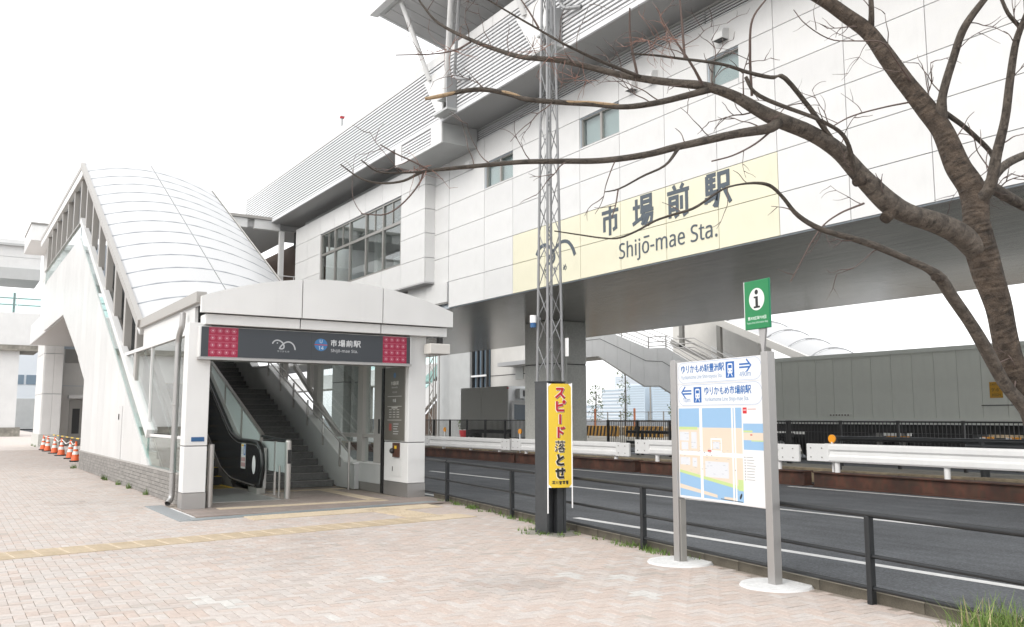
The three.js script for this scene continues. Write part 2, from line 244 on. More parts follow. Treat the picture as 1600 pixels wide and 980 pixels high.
  for (const b of near) { const m = mk(pavement, 'paver', b.wide ? gp : gr, paverMat[b.tone < 0 ? (b.c.r > 0.5 ? 7 : 8) : b.tone], b.x, -0.03 + b.y, b.z); m.rotation.y = b.rot; }
  const im = new THREE.InstancedMesh(boxGeo(2 * W - 0.005, 0.06, W - 0.005), mt(1, 0.85, { map: T.grain }), rest.length), D = new THREE.Object3D();
  rest.forEach((b, i) => { D.position.set(b.x + 18, -0.03 + b.y, b.z + 3); D.rotation.y = b.rot + (b.wide ? 0 : Math.PI / 2); D.updateMatrix(); im.setMatrixAt(i, D.matrix); im.setColorAt(i, b.c); });
  im.name = 'paver_field'; im.userData.kind = 'stuff'; im.castShadow = im.receiveShadow = true; pavement.add(im);
  // tactile tiles
  const bars = merge([uvBox(new RoundedBoxGeometry(0.296, 0.02, 0.296, 1, 0.003)), ...[-0.11, -0.037, 0.037, 0.11].map((x) => bxg(x - 0.015, x + 0.015, 0.009, 0.015, -0.13, 0.13))]);
  const dotL = []; for (let a = 0; a < 5; a++) for (let b = 0; b < 5; b++) { const c = new THREE.CylinderGeometry(0.012, 0.018, 0.006, 6); c.translate(-0.12 + a * 0.06, 0.0125, -0.12 + b * 0.06); dotL.push(c); }
  const dots = merge([uvBox(new RoundedBoxGeometry(0.296, 0.02, 0.296, 1, 0.003)), ...dotL]);
  const A = V(-12.1, 0, 1.6), B = V(-13.32, 0, -7.62), dir = B.clone().sub(A), n = Math.floor(dir.length() / 0.3); dir.normalize(); const yaw = Math.atan2(-dir.x, -dir.z);
  const tile = (g, x, z, r) => { const m = mk(pavement, 'tactile_tile', g, pick(M.tactile), x, 0.0005, z); m.rotation.y = r; };
  for (let i = 0; i < n; i++) for (const k of [-0.15, 0.15]) tile(i > n - 4 ? dots : bars, A.x + dir.x * 0.3 * (i + 0.5) - dir.z * k, A.z + dir.z * 0.3 * (i + 0.5) + dir.x * k, yaw);
  for (let i = 1; i < 7; i++) for (const k of [0, 1]) tile(bars, B.x + 0.15 - i * 0.3, B.z + 0.5 + k * 0.3 + i * 0.03, yaw + Math.PI / 2);
  for (let i = 0; i < 12; i++) for (const k of [0, 0.3]) tile(dots, -14.98 + k - 0.022 * i, -4.5 - i * 0.3, 0.07);
  // white concrete pads round the sign posts and a rough patch round the pole foot
  for (const [x, z, r] of [[-7.72, -7.24, 0.36], [-6.15, -7.04, 0.34]]) { const g = new THREE.CylinderGeometry(r, r + 0.02, 0.03, 40); mk(pavement, 'concrete_pad', g, M.pad, x, 0.005, z); }
  const pg = []; for (let i = 0; i < 12; i++) { const a = i / 12 * Math.PI * 2, r = 0.42 + 0.09 * Math.sin(i * 2.3); pg.push([-10.66 + Math.cos(a) * r * 1.1, -7.5 + Math.sin(a) * r * 0.85]); }
  mw(pavement, 'concrete_patch', flat(pg, -0.02, 0.006), M.concrete);
}
{ // kerb stones along the fence, their faces stained
  const kerb = thing('kerb', 'pale concrete kerb along the dark pedestrian railing', null, -10, 0, -8, null, 'structure');
  for (let i = 0; i < 34; i++) {
    const x0 = -16.6 + i * 0.6, x1 = x0 + 0.594, xm = (x0 + x1) / 2, L = 0.594 / Math.cos(0.1332);
    const m = mk(kerb, 'kerbstone', boxGeo(L, 0.34, 0.15), M.dirtyKerb, xm, -0.085, kerbZ(xm) - 0.01); m.rotation.y = -0.1332;
    const c = mk(kerb, 'kerb_top', boxGeo(L, 0.012, 0.146), M.kerb, xm, 0.0905, kerbZ(xm) - 0.012); c.rotation.y = -0.1332;
  }
}
{ // central reserve: low concrete bed behind the guard rails, far pavement
  const med = thing('central_reserve', 'stained beige concrete kerb of the central reserve behind the guard rails', null, -30, -0.15, -22, null, 'structure');
  for (let i = 0; i < 40; i++) rb(med, 'kerbstone', pick([M.beige, M.concrete, M.beige]), -70 + i * 2, -68.02 + i * 2, -0.2, 0.22 + 0.01 * (i % 3), -21.1, -20.75, 0.02);
  bx(med, 'median_bed', M.concrete, -70, 10, -0.2, 0.12, -24.6, -21.1);
  struct(bx(scene, 'far_pavement', M.concrete, -120, 30, -0.2, 0.0, -60, -36.2), 'pale concrete pavement beyond the second carriageway');
}

// ================= STATION BUILDING =================
const st = thing('station_building', 'large white panelled elevated station building with cream name band and louvred roof edge', 'building', -24, 0, -18);
const font = await new FontLoader().loadAsync('fonts/droid/droid_sans_regular.typeface.json');
{
  const rows = [5.82, 6.82, 7.82, 8.82, 9.82, 10.82, 11.78], wx = (k) => -13.5 + 1.9 * k;
  const g = 0.01;
  const wins = [[-26.8, -24.9, 9.88, 10.82], [-21.1, -19.2, 9.88, 10.82], [-15.66, -14.6, 9.98, 10.82]];
  // structural wall behind the panels
  mw(st, 'wall_backing', slabXY(rect(-33, 4, 5.8, 11.8), -16.24, -16.05, wins.map(([a, b, c, d]) => rect(a + 0.02, b - 0.02, c + 0.02, d - 0.02))), M.joint);
  const panel = (n, m, x0, x1, y0, y1, z = -16) => bx(st, n, m, x0 + g, x1 - g, y0 + g, y1 - g, z - 0.05, z);
  for (let r = 0; r < 6; r++) for (let k = -8; k < 9; k++) {
    let x0 = wx(k), x1 = wx(k + 1); if (k === -8) x0 = -29.45;
    const y0 = rows[r], y1 = rows[r + 1], cream = r < 2 && k >= -6 && k < 0;
    if (r === 4) {
      const w = wins.find(([a, b]) => a < x1 - 0.05 && b > x0 + 0.05);
      if (w) { if (w[2] > y0 + 0.03) panel('wall_panel', pick(M.white), Math.max(x0, w[0]), Math.min(x1, w[1]), y0, w[2]); if (w[0] > x0 + 0.1) panel('wall_panel', pick(M.white), x0, w[0], y0, y1); if (w[1] < x1 - 0.1) panel('wall_panel', pick(M.white), w[1], x1, y0, y1); continue; }
    }
    panel(cream ? 'sign_panel' : 'wall_panel', cream ? M.cream : pick(M.white), x0, x1, y0, y1);
  }
  // lower left steps of the wall
  for (const [x0, x1, y0, y1, z] of [[-31.2, -29.47, 6.82, 7.82, -16.0], [-31.2, -29.47, 7.82, 8.82, -16.0], [-31.2, -29.47, 8.82, 9.82, -16], [-31.2, -29.47, 9.82, 10.82, -16], [-31.2, -29.47, 10.82, 11.78, -16], [-31.2, -29.47, 6.05, 6.82, -15.94], [-33, -31.2, 6.3, 7.0, -16.0]]) panel('wall_panel', pick(M.white), x0, x1, y0, y1, z);
  bx(st, 'ledge', M.frame, -33.2, -29.47, 5.98, 6.04, -16.2, -15.92);
  for (const [a, b, c, d] of wins) {
    const f = 0.05, z0 = -16.2, z1 = -16.08;
    const w = mw(st, 'window', merge([bxg(a, b, c, c + f, z0, z1), bxg(a, b, d - f, d, z0, z1), bxg(a, a + f, c + f, d - f, z0, z1), bxg(b - f, b, c + f, d - f, z0, z1)]), M.beigeFrame);
    const mid = a < -16 ? (a + b) / 2 : null;
    if (mid) { bx(w, 'mullion', M.beigeFrame, mid - 0.04, mid + 0.04, c + f, d - f, -16.19, -16.09); bx(w, 'pane', M.glass, a + f, mid - 0.04, c + f, d - f, -16.15, -16.146); bx(w, 'pane', M.glass, mid + 0.04, b - f, c + f, d - f, -16.15, -16.146); } else bx(w, 'pane', M.glass, a + f, b - f, c + f, d - f, -16.15, -16.146);
    bx(w, 'blind', M.blind, a, b, c, d, -16.3, -16.26);
  }
  // rounded vent hoods and a small wall lamp
  const hood = (x, y, w) => { const m = mw(st, 'vent_hood', slabZY([[-16.0, y - 0.12], [-15.76, y - 0.12], [-15.76, y + 0.04], [-15.82, y + 0.13], [-16.0, y + 0.17]], x - w / 2, x + w / 2), M.white[1]); bx(m, 'vent_grille', M.black, x - w * 0.42, x + w * 0.42, y - 0.135, y - 0.122, -15.97, -15.78); };
  for (const [x, y, w] of [[-18.5, 11.0, 0.3], [-17.65, 11.0, 0.28], [-15.05, 11.2, 0.34], [-27.7, 11.0, 0.3]]) hood(x, y, w);

  // projecting window bay
  const bz = -15.55, br = [6.94, 7.92, 8.9, 9.88, 10.86, 11.78];
  const bp = (x0, x1, y0, y1) => panel('bay_panel', pick(M.white), x0, x1, y0, y1, bz);
  for (const r of [0, 4]) for (let k = 0; k < 7; k++) bp(-32.8 - 1.88 * (k + 1), -32.8 - 1.88 * k, br[r], br[r + 1]);
  for (let r = 0; r < 5; r++) bp(-32.8, -30.62, br[r], br[r + 1]);
  for (let r = 1; r < 4; r++) for (const k of [5, 6]) bp(-32.8 - 1.88 * (k + 1), -32.8 - 1.88 * k, br[r], br[r + 1]);
  for (let r = 0; r < 5; r++) bx(st, 'bay_return_panel', M.white[0], -30.68, -30.61, br[r] + g, br[r + 1] - g, -16.0, bz - 0.055);
  mw(st, 'bay_backing', slabXY(rect(-45.9, -30.7, 6.95, 11.8), -15.72, -15.6, [rect(-42.2, -32.82, 7.94, 10.84)]), M.joint);
  bx(st, 'bay_soffit', M.softSoffit, -45.9, -30.62, 6.9, 6.945, -20.9, bz - 0.01);
  // bay window: five lights with a transom
  const y0 = 7.93, y1 = 10.85, ty = 9.77, zf0 = -15.72, zf1 = -15.6, xs = [0, 1, 2, 3, 4, 5].map((k) => -42.2 + 1.876 * k), bars = [];
  bars.push(bxg(-42.2, -32.82, y0, y0 + 0.07, zf0, zf1), bxg(-42.2, -32.82, y1 - 0.07, y1, zf0, zf1));
  const bw = mw(st, 'bay_window', merge(bars), M.frame);
  xs.forEach((x, i) => bx(bw, 'mullion', M.frame, x - 0.055 + (i === 0 ? 0.055 : i === 5 ? -0.055 : 0), x + 0.055 + (i === 0 ? 0.055 : i === 5 ? -0.055 : 0), y0 + 0.07, y1 - 0.07, zf0 + 0.002, zf1 + 0.01));
  for (let i = 0; i < 5; i++) {
    const a = xs[i] + (i ? 0.056 : 0.112), b = xs[i + 1] - (i < 4 ? 0.056 : 0.112), m = (a + b) / 2;
    bx(bw, 'transom', M.frame, a, b, ty - 0.06, ty + 0.06, zf0 + 0.004, zf1);
    bx(bw, 'pane', M.glass, a, b, y0 + 0.07, ty - 0.06, -15.66, -15.655); bx(bw, 'pane', M.glass, a, b, ty + 0.06, y1 - 0.07, -15.66, -15.655);
    if (i !== 2) bx(bw, 'glazing_bar', M.frame, m - 0.03, m + 0.03, ty + 0.06, y1 - 0.07, -15.7, -15.62);
  }
  // the room behind it
  bx(st, 'room_floor', M.room, -45.8, -30.8, 7.0, 7.15, -20.9, -15.75); bx(st, 'room_ceiling', M.room, -45.8, -30.8, 11.0, 11.1, -20.9, -15.75);
  bx(st, 'room_back_wall', M.room, -45.8, -30.8, 7.15, 11, -20.95, -20.85); bx(st, 'room_side_wall', M.room, -30.9, -30.8, 7.15, 11, -20.85, -15.75);
  for (let k = 0; k < 3; k++) bx(st, 'room_column', M.white[0], -41.5 + k * 3.6, -41.1 + k * 3.6, 7.15, 11, -18.6, -18.2);
  const rb2 = []; for (let k = 0; k < 46; k++) rb2.push(bxg(-36 + k * 0.11, -35.97 + k * 0.11, 7.15, 8.75, -16.75, -16.72)); rb2.push(bxg(-36, -30.95, 8.75, 8.8, -16.76, -16.7));
  stuff(mw(st, 'inner_railing', merge(rb2), M.galv));
  for (let k = 0; k < 5; k++) bx(st, 'ceiling_lamp', M.sign, -41.5 + k * 2.1, -40.3 + k * 2.1, 10.93, 10.98, -17.5, -17.38);

  // wall head, dark louvre slot, overhang
  bx(st, 'wall_head', M.greyPanel, -46, -28.7, 11.8, 12.24, -16.3, -16.06); bx(st, 'slot_back', M.black, -28.7, 4, 11.8, 12.24, -16.6, -16.5); bx(st, 'slot_lintel', M.greyPanel, -28.7, 4, 12.19, 12.24, -16.3, -16.02);
  for (let k = 0; k < 5; k++) for (let s = 0; s < 5; s++) bx(st, 'slot_slat', M.louvre, -28.7 + s * 6.5, -22.24 + s * 6.5, 11.81 + k * 0.078, 11.84 + k * 0.078, -16.09, -16.04);
  const LZ = -14.5;
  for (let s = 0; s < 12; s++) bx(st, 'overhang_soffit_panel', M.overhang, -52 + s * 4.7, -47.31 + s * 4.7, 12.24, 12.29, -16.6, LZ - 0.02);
  bx(st, 'louvre_backing', M.louvreBack, -52, 4, 12.3, 14.84, -14.75, -14.62);
  bx(st, 'louvre_end_panel', M.greyPanel, -52.05, -52, 12.27, 14.86, -20, LZ);
  for (let s = 0; s < 12; s++) {
    const x0 = -51.98 + s * 4.7, x1 = x0 + 4.68;
    bx(st, 'parapet_panel', pick(M.white), x0, x1, 14.52, 14.86, LZ - 0.1, LZ); bx(st, 'louvre_sill', M.louvre, x0, x1, 12.27, 12.42, LZ - 0.1, LZ);
    for (let k = 0; k < 16; k++) { const m = bx(st, 'louvre_slat', M.louvre, x0, x1, 12.44 + k * 0.13, 12.535 + k * 0.13, LZ - 0.03, LZ - 0.005); m.rotation.x = -0.35; }
  }
  // lower box of the roof edge
  bx(st, 'roof_box', M.greyPanel, -31.2, -27.32, 11.52, 12.24, -16, LZ - 0.06);
  for (let k = 0; k < 5; k++) { const m = bx(st, 'louvre_slat', M.louvre, -30.6, -28.2, 11.66 + k * 0.115, 11.75 + k * 0.115, LZ - 0.04, LZ - 0.012); m.rotation.x = -0.35; }
  bx(st, 'box_edge', M.white[1], -28.15, -27.3, 11.5, 12.262, LZ - 0.06, LZ + 0.004); bx(st, 'box_edge', M.white[1], -31.2, -30.65, 11.5, 12.262, LZ - 0.06, LZ + 0.004); bx(st, 'box_edge', M.white[1], -30.65, -28.15, 11.5, 11.63, LZ - 0.06, LZ + 0.004);
  // brackets and struts that carry the platform roof
  for (let k = 0; k < 4; k++) {
    const X = -27.35 + 6.3 * k;
    mw(st, 'gusset_plate', slabXY([[X - 1.1, 14.05], [X + 0.72, 14.25], [X + 0.3, 12.3], [X + 0.12, 12.3]], LZ + 0.1, LZ + 0.16), M.white[0]);
    bx(st, 'bracket_shelf', M.greyPanel, X + 0.2, X + 1.2, 12.32, 12.4, LZ + 0.012, LZ + 0.42); bx(st, 'bracket_shelf', M.greyPanel, X + 0.35, X + 1.1, 12.85, 12.9, LZ + 0.012, LZ + 0.36); bx(st, 'bracket_cheek', M.galv, X + 1.1, X + 1.16, 12.4, 13.5, LZ + 0.012, LZ + 0.4); bx(st, 'bracket_back', M.frame, X + 0.3, X + 1.1, 12.4, 13.5, LZ + 0.004, LZ + 0.03);
    rod(st, 'strut', M.white[0], V(X - 0.55, 13.95, LZ + 0.2), V(X - 0.75, 16.75, LZ + 1.28), 0.09, 12); rod(st, 'strut', M.white[0], V(X + 0.72, 13.1, LZ + 0.2), V(X + 3.0, 16.75, LZ + 1.2), 0.1, 12);
    mw(st, 'drain_pipe', tubeg([V(X + 3.35, 16.5, LZ + 1.1), V(X + 1.55, 13.75, LZ + 0.3), V(X + 1.4, 13.5, LZ + 0.24), V(X + 1.6, 13.3, LZ + 0.2), V(X + 2.1, 13.2, LZ + 0.02)], 0.06, 30), M.galv);
  }
  // platform roof wing
  const wing = slabZY([[-13.0, 16.85], [-13.0, 17.1], [-22, 14.9], [-22, 14.6]], -29.6, 8); mw(st, 'platform_roof', wing, M.greyPanel);
  for (let k = 0; k < 62; k++) { const x = -29.4 + k * 0.6; const m = bx(st, 'roof_underside_board', M.softSoffit, x, x + 0.57, -0.02, 0.02, -4.45, 4.45); m.position.set(x + 0.285 + 24, 15.735 - 0.03, -17.45 + 18); m.rotation.x = -Math.atan2(2.25, 9); }
  bar(st, 'roof_gutter', M.white[1], V(-29.9, 16.98, -12.9), V(8, 16.98, -12.9), 0.34, 0.26); bar(st, 'roof_verge', M.louvre, V(-29.66, 16.98, -13.05), V(-29.66, 14.78, -21.9), 0.12, 0.3);
  // body
  bx(st, 'body', M.greyPanel, -30.75, 4, 5.9, 14.2, -28, -16.62); bx(st, 'body', M.greyPanel, -58, -30.75, 5.9, 14.2, -28, -21); bx(st, 'floor_slab', M.greyPanel, -58, -30.75, 5.9, 6.85, -21, -16.1); bx(st, 'roof_slab', M.greyPanel, -52, -30.75, 12.3, 14.2, -21, -16.6);
  // polished soffit, in strips with open seams
  for (let s = 0; s < 6; s++) for (let q = 0; q < 4; q++) bx(st, 'soffit_panel', M.soffit, -58 + s * 10.4, -47.61 + s * 10.4, 5.79, 5.86, -16.08 - q * 2.98 - 2.97, -16.08 - q * 2.98);
  // columns
  for (const X of [-55.5, -32.5, -9.2 + 14]) {
    rb(st, 'column', M.colGrey, X, X + 2.0, 3.94, 5.79, -23.4, -21.5, 0.05); rb(st, 'column', M.colGrey, X, X + 2.0, -0.15, 3.92, -23.4, -21.5, 0.05); bx(st, 'column_joint', M.darkJoint, X + 0.03, X + 1.97, 3.9, 3.96, -23.37, -21.53);
    rod(st, 'column_pipe', M.colGrey, V(X + 2.14, -0.15, -22.1), V(X + 2.14, 5.5, -22.1), 0.13, 16);
  }
  // warning lamp on the roof
  const mast = rod(st, 'lamp_mast', M.galv, V(-41.3, 14.2, -16.2), V(-41.3, 16.8, -16.2), 0.055); bx(mast, 'warning_lamp', M.red, -41.39, -41.21, 16.8, 16.88, -16.3, -16.1); bx(mast, 'lamp_cap', M.sign, -41.44, -41.16, 16.88, 17.08, -16.32, -16.08);
  // raised lettering on the cream band
  const ink = mt([0.075, 0.095, 0.115], 0.5);
  [...'市場前駅'].forEach((ch, i) => { const gg = glyphGeo(ch, 0.88, 0.105, 0.012); gg.translate(-20.1 + [0, 1.43, 2.84, 4.26][i], 6.91, -16.0); mw(st, 'kanji_character', gg, ink); });
  const tg = new TextGeometry('Shijo-mae Sta.', { font, size: 0.44, depth: 0.012, curveSegments: 5 }); tg.computeBoundingBox(); tg.scale(3.85 / tg.boundingBox.max.x, 1, 1); tg.translate(-19.3, 6.15, -15.999); uvBox(tg); mw(st, 'station_name_lettering', tg, ink);
  bx(st, 'macron', ink, -18.2, -17.98, 6.58, 6.625, -15.999, -15.985);
  const lg = [[[-23.45, 6.92], [-23.3, 7.1], [-23.0, 7.18], [-22.7, 7.05], [-22.45, 6.72], [-22.55, 6.55], [-22.8, 6.56], [-22.75, 6.72], [-22.45, 6.95], [-22.1, 7.12], [-21.75, 7.08], [-21.5, 6.85], [-21.38, 6.62]]];
  for (const l of lg) { const c = new THREE.CatmullRomCurve3(l.map(([x, y]) => V(x, y, -15.995))).getPoints(40), out = []; for (let i = 0; i < 40; i++) { const b = barg(c[i], c[i + 1], 0.06 + 0.06 * Math.abs(i - 20) / 20 + 0.02, 0.012 + 0.0006 * (i % 5)); out.push(b); } const m = out.map((b, i) => { const a = c[i], e = c[i + 1], w = 0.075 + 0.05 * Math.abs(i - 20) / 20, d = e.clone().sub(a), q = new THREE.BoxGeometry(d.length() + 0.03, w, 0.012 + 0.0007 * (i % 5)); q.rotateZ(Math.atan2(d.y, d.x)); q.translate((a.x + e.x) / 2, (a.y + e.y) / 2, -15.993); return q; }); mw(st, 'bird_logo', merge(m), ink); }
  [...'ゆりかもめ'].forEach((ch, i) => { const gg = glyphGeo(ch, 0.2, 0.022, 0.008); gg.translate(-23.0 + i * 0.25, 6.2, -16.0); mw(st, 'logo_caption', gg, ink); });
}

// ================= ESCALATOR ENTRANCE =================
const en = thing('station_entrance', 'white station entrance shelter with long arched roof rising over the stairs', 'building', -24, 0, -6.2);
{
  const w = M.white, eave = (x) => (x > -22.3 ? 3.86 : x > -35.5 ? 3.86 + 0.5378 * (-22.3 - x) : 10.96);
  // front pillars
  for (const [z0, z1, x0] of [[-4.13, -3.72, -17.12], [-8.6, -8.2, -17.98]]) {
    rb(en, 'pillar', w[0], x0, -16.8, 1.145, 3.4, z0, z1, 0.012); rb(en, 'pillar', w[0], x0, -16.8, 0.3, 1.13, z0, z1, 0.012);
    bx(en, 'pillar_joint', M.darkJoint, x0 + 0.02, -16.82, 1.12, 1.16, z0 + 0.02, z1 - 0.02); bx(en, 'pillar_base', M.brushed, x0, -16.795, 0.01, 0.295, z0 - 0.003, z1 + 0.003);
  }
  bx(en, 'number_plate', M.blueTag, -16.8, -16.79, 1.22, 1.3, -4.07, -3.84);
  rod(en, 'guard_post', M.steel, V(-16.95, 0, -4.24), V(-16.95, 1.16, -4.24), 0.06, 14);
  // directory panel and shutter box on the inner face of the right pillar
  bx(en, 'directory_panel', M.frame, -17.95, -16.95, 1.16, 2.74, -8.198, -8.185);
  const dir = print(256, 416, (x, W, H) => { x.fillStyle = '#77736b'; x.fillRect(0, 0, W, H); x.fillStyle = '#4d7fae'; x.beginPath(); x.arc(128, 44, 16, 0, 7); x.fill(); jp(x, '市場前駅', 78, 78, 24, 3, '#f2f0ea', 26); text(x, 'Shijo-mae Sta.', 128, 118, 13, '#eee', 'sans-serif', 'center'); text(x, '10:00-20:00', 128, 146, 12, '#ddd', 'sans-serif', 'center'); x.fillStyle = '#e8e6e0'; for (const y of [164, 222, 300]) x.fillRect(36, y, 186, 3); jp(x, '市場', 104, 180, 20, 3, '#eee', 22); for (let r = 0; r < 4; r++) for (let c = 0; c < 3; c++) { x.fillRect(58 + c * 50, 240 + r * 14, 34, 4); } x.fillRect(90, 228, 80, 7); x.fillStyle = '#b05a50'; x.fillRect(60, 322, 34, 40); x.fillStyle = '#ddd'; for (let r = 0; r < 5; r++) x.fillRect(116, 322 + r * 14, 70 - 8 * (r % 3), 4); });
  mk(en, 'directory_print', pane(0.97, 1.55), dir, -17.45, 1.95, -8.182);
  bx(en, 'shutter_box', M.rust, -17.45, -17.18, 0.82, 1.12, -8.198, -8.15); mk(en, 'shutter_handle', new THREE.SphereGeometry(0.06, 12, 8), M.black, -17.42, 0.95, -8.13); bx(en, 'shutter_lamp', M.yellow, -17.33, -17.24, 1.0, 1.06, -8.15, -8.14);
  bx(en, 'access_hatch', w[1], -17.6, -17.1, 0.42, 0.8, -8.197, -8.188); bx(en, 'hatch_handle', M.black, -17.52, -17.5, 0.52, 0.62, -8.188, -8.18); bx(en, 'shutter_track', M.black, -18.1, -18.0, 0.02, 2.74, -8.3, -8.17);
  // name board over the opening
  rb(en, 'sign_box', w[1], -17.1, -16.66, 2.76, 3.33, -8.18, -3.88, 0.01); bx(en, 'sign_box_trim', M.brushed, -17.1, -16.64, 2.715, 2.757, -8.18, -3.88);
  const sg = print(2048, 288, (x, W, H) => {
    x.fillStyle = '#41464c'; x.fillRect(0, 0, W, H); x.fillStyle = '#34383d'; x.fillRect(1012, 0, 4, H);
    const pat = (X0) => { x.fillStyle = '#a81440'; x.fillRect(X0, 0, 260, H); x.strokeStyle = '#dd9fb0'; x.lineWidth = 2; for (let r = 0; r < 4; r++) for (let c = 0; c < 4; c++) { const cx = X0 + 36 + c * 62, cy = 36 + r * 70; for (let k = 0; k < 6; k++) { const a = k * Math.PI / 3; x.beginPath(); x.arc(cx + Math.cos(a) * 15, cy + Math.sin(a) * 15, 6, 0, 7); x.stroke(); } x.fillStyle = '#fff2f2'; x.beginPath(); x.arc(cx, cy, 5, 0, 7); x.fill(); } x.lineWidth = 2; for (let r = 0; r < 5; r++) { x.beginPath(); for (let q = 0; q <= 26; q++) x.lineTo(X0 + q * 10, 4 + r * 70 + (q % 2 ? 6 : 0)); x.stroke(); } };
    pat(64); pat(1748);
    x.strokeStyle = '#c9cccf'; x.lineWidth = 13; x.lineCap = 'round'; x.beginPath(); x.moveTo(642, 132); x.bezierCurveTo(660, 84, 720, 92, 744, 138); x.bezierCurveTo(764, 186, 726, 190, 708, 182); x.bezierCurveTo(716, 160, 760, 96, 810, 116); x.bezierCurveTo(842, 130, 852, 160, 856, 186); x.stroke();
    x.fillStyle = '#c9cccf'; x.beginPath(); x.arc(686, 128, 7, 0, 7); x.fill(); jp(x, 'ゆりかもめ', 686, 200, 20, 3, '#a8abae', 24);
    x.fillStyle = '#3f7fb8'; x.beginPath(); x.arc(1108, 126, 64, 0, 7); x.fill(); x.fillStyle = '#c8443c'; x.fillRect(1044, 122, 128, 9); text(x, 'U', 1108, 108, 50, '#dfe8ef', 'sans-serif', 'center'); text(x, '14', 1108, 176, 50, '#eef3f7', 'sans-serif', 'center');
    jp(x, '市場前駅', 1200, 66, 72, 10, '#dfe1e3', 80); text(x, 'Shijō-mae Sta.', 1206, 196, 44, '#dcdee0', 'sans-serif', 'left', 300);
  }, 0.35);
  mk(en, 'name_board', paneX(4.24, 0.55), sg, -16.655, 3.045, -6.03);
  // fascia: lower band and arched upper panels
  const arch = (z) => 4.36 - 0.44 * ((z + 6.5) / 2.5) ** 2;
  for (const [a, b] of [[-5.74, -3.96], [-7.44, -5.76], [-8.98, -7.46]]) {
    rb(en, 'fascia_band', w[2], -16.98, -16.58, 3.36, 3.55, a, b, 0.008);
    const pts = [[b + (b === -3.96 ? 0.1 : 0), 3.57]]; for (let k = 0; k <= 10; k++) { const z = b + (b === -3.96 ? 0.1 : 0) + (a - (a === -8.98 ? 0.1 : 0) - b - (b === -3.96 ? 0.1 : 0)) * k / 10; pts.push([z, arch(z)]); } pts.push([a - (a === -8.98 ? 0.1 : 0), 3.57]);
    mw(en, 'fascia_panel', slabZY(pts, -16.62, -16.5), w[2]);
  }
  bx(en, 'ceiling', M.warm, -22.3, -16.65, 3.38, 3.44, -8.9, -4.0);
  for (let k = 0; k < 2; k++) bx(en, 'ceiling_lamp', M.sign, -20 - k * 2.2, -18.9 - k * 2.2, 3.35, 3.378, -6.6, -6.45);
  // flat arched roof behind the fascia
  { const p = []; for (let k = 0; k <= 12; k++) { const z = -3.88 - 5.1 * k / 12; p.push([z, arch(z) - 0.08]); } for (let k = 12; k >= 0; k--) { const z = -3.88 - 5.1 * k / 12; p.push([z, arch(z) - 0.16]); } mw(en, 'porch_roof', slabZY(p, -22.5, -16.63), M.roof[0]); }
  // side gutter and the strip below it, wall lamp
  bx(en, 'gutter', M.beigeFrame, -22.4, -16.66, 3.76, 3.96, -3.98, -3.8); bx(en, 'gutter', M.beigeFrame, -22.4, -16.66, 3.6, 3.8, -9.08, -8.9);
  bx(en, 'side_strip', w[1], -22.2, -17.13, 3.32, 3.76, -3.95, -3.89); bx(en, 'side_strip', w[1], -22.2, -16.99, 3.56, 3.62, -8.96, -8.62);
  const lampB = rb(en, 'wall_lamp', M.warm, -16.72, -16.42, 2.98, 3.2, -8.98, -8.5, 0.02); bx(lampB, 'lamp_bracket', M.black, -16.62, -16.52, 3.2, 3.34, -8.85, -8.75);
  mw(en, 'downpipe', tubeg([V(-17.62, 3.66, -3.78), V(-17.62, 3.4, -3.77), V(-17.72, 3.24, -3.75), V(-17.78, 3.1, -3.75), V(-17.78, 2.9, -3.75), V(-17.78, 1.5, -3.75), V(-17.78, 0.22, -3.75), V(-17.75, 0.1, -3.72), V(-17.68, 0.05, -3.66)], 0.055, 60, 10), M.brushed);
  for (const y of [0.62, 1.9]) mk(en, 'pipe_clip', new THREE.TorusGeometry(0.062, 0.012, 6, 14).rotateX(Math.PI / 2), M.brushed, -17.78, y, -3.75);

  // near side: white wall of upright boards
  const top = (x) => (x > -35.8 ? 0.6 + 0.519 * (-21.0 - x) : 8.28), bot = (x) => (x > -32.46 ? 0.575 : x > -34.4 ? 2.9 + 0.43 * (-32.46 - x) : x > -40.1 ? 3.78 + 0.361 * (-34.4 - x) : 5.84);
  const cuts = [-21.02]; for (let k = 0; k < 23; k++) cuts.push(-21.9 - 1.2 * k); cuts.push(-32.46, -32.461, -34.4, -35.8, -40.1); cuts.sort((a, b) => b - a);
  for (let i = 0; i + 1 < cuts.length; i++) { const a = cuts[i] - 0.006, b = cuts[i + 1] + 0.006; if (a - b < 0.01) continue; mw(en, 'wall_board', slabXY([[b, bot(b + 1e-4 - 0)], [a, bot(a)], [a, Math.max(top(a), bot(a) + 0.01)], [b, top(b)]], -3.97, -3.9), pick(M.wallBoard)); }
  bx(en, 'service_door', M.wallBoard[3], -25.1, -24.6, 0.35, 1.95, -3.9, -3.88); bx(en, 'door_handle', M.black, -25.02, -24.98, 1.6, 1.75, -3.88, -3.86);
  // brick plinth
  bx(en, 'plinth', M.mortar, -32.46, -17.13, 0, 0.56, -4.02, -3.885); bx(en, 'plinth_cap', M.beigeFrame, -32.46, -17.13, 0.562, 0.6, -4.03, -3.865);
  const nb = []; for (let r = 0; r < 7; r++) for (let k = 0; k < 69; k++) { const x = -32.4 + k * 0.222 + (r % 2) * 0.11; if (x < -17.2) nb.push([x, 0.04 + r * 0.08]); }
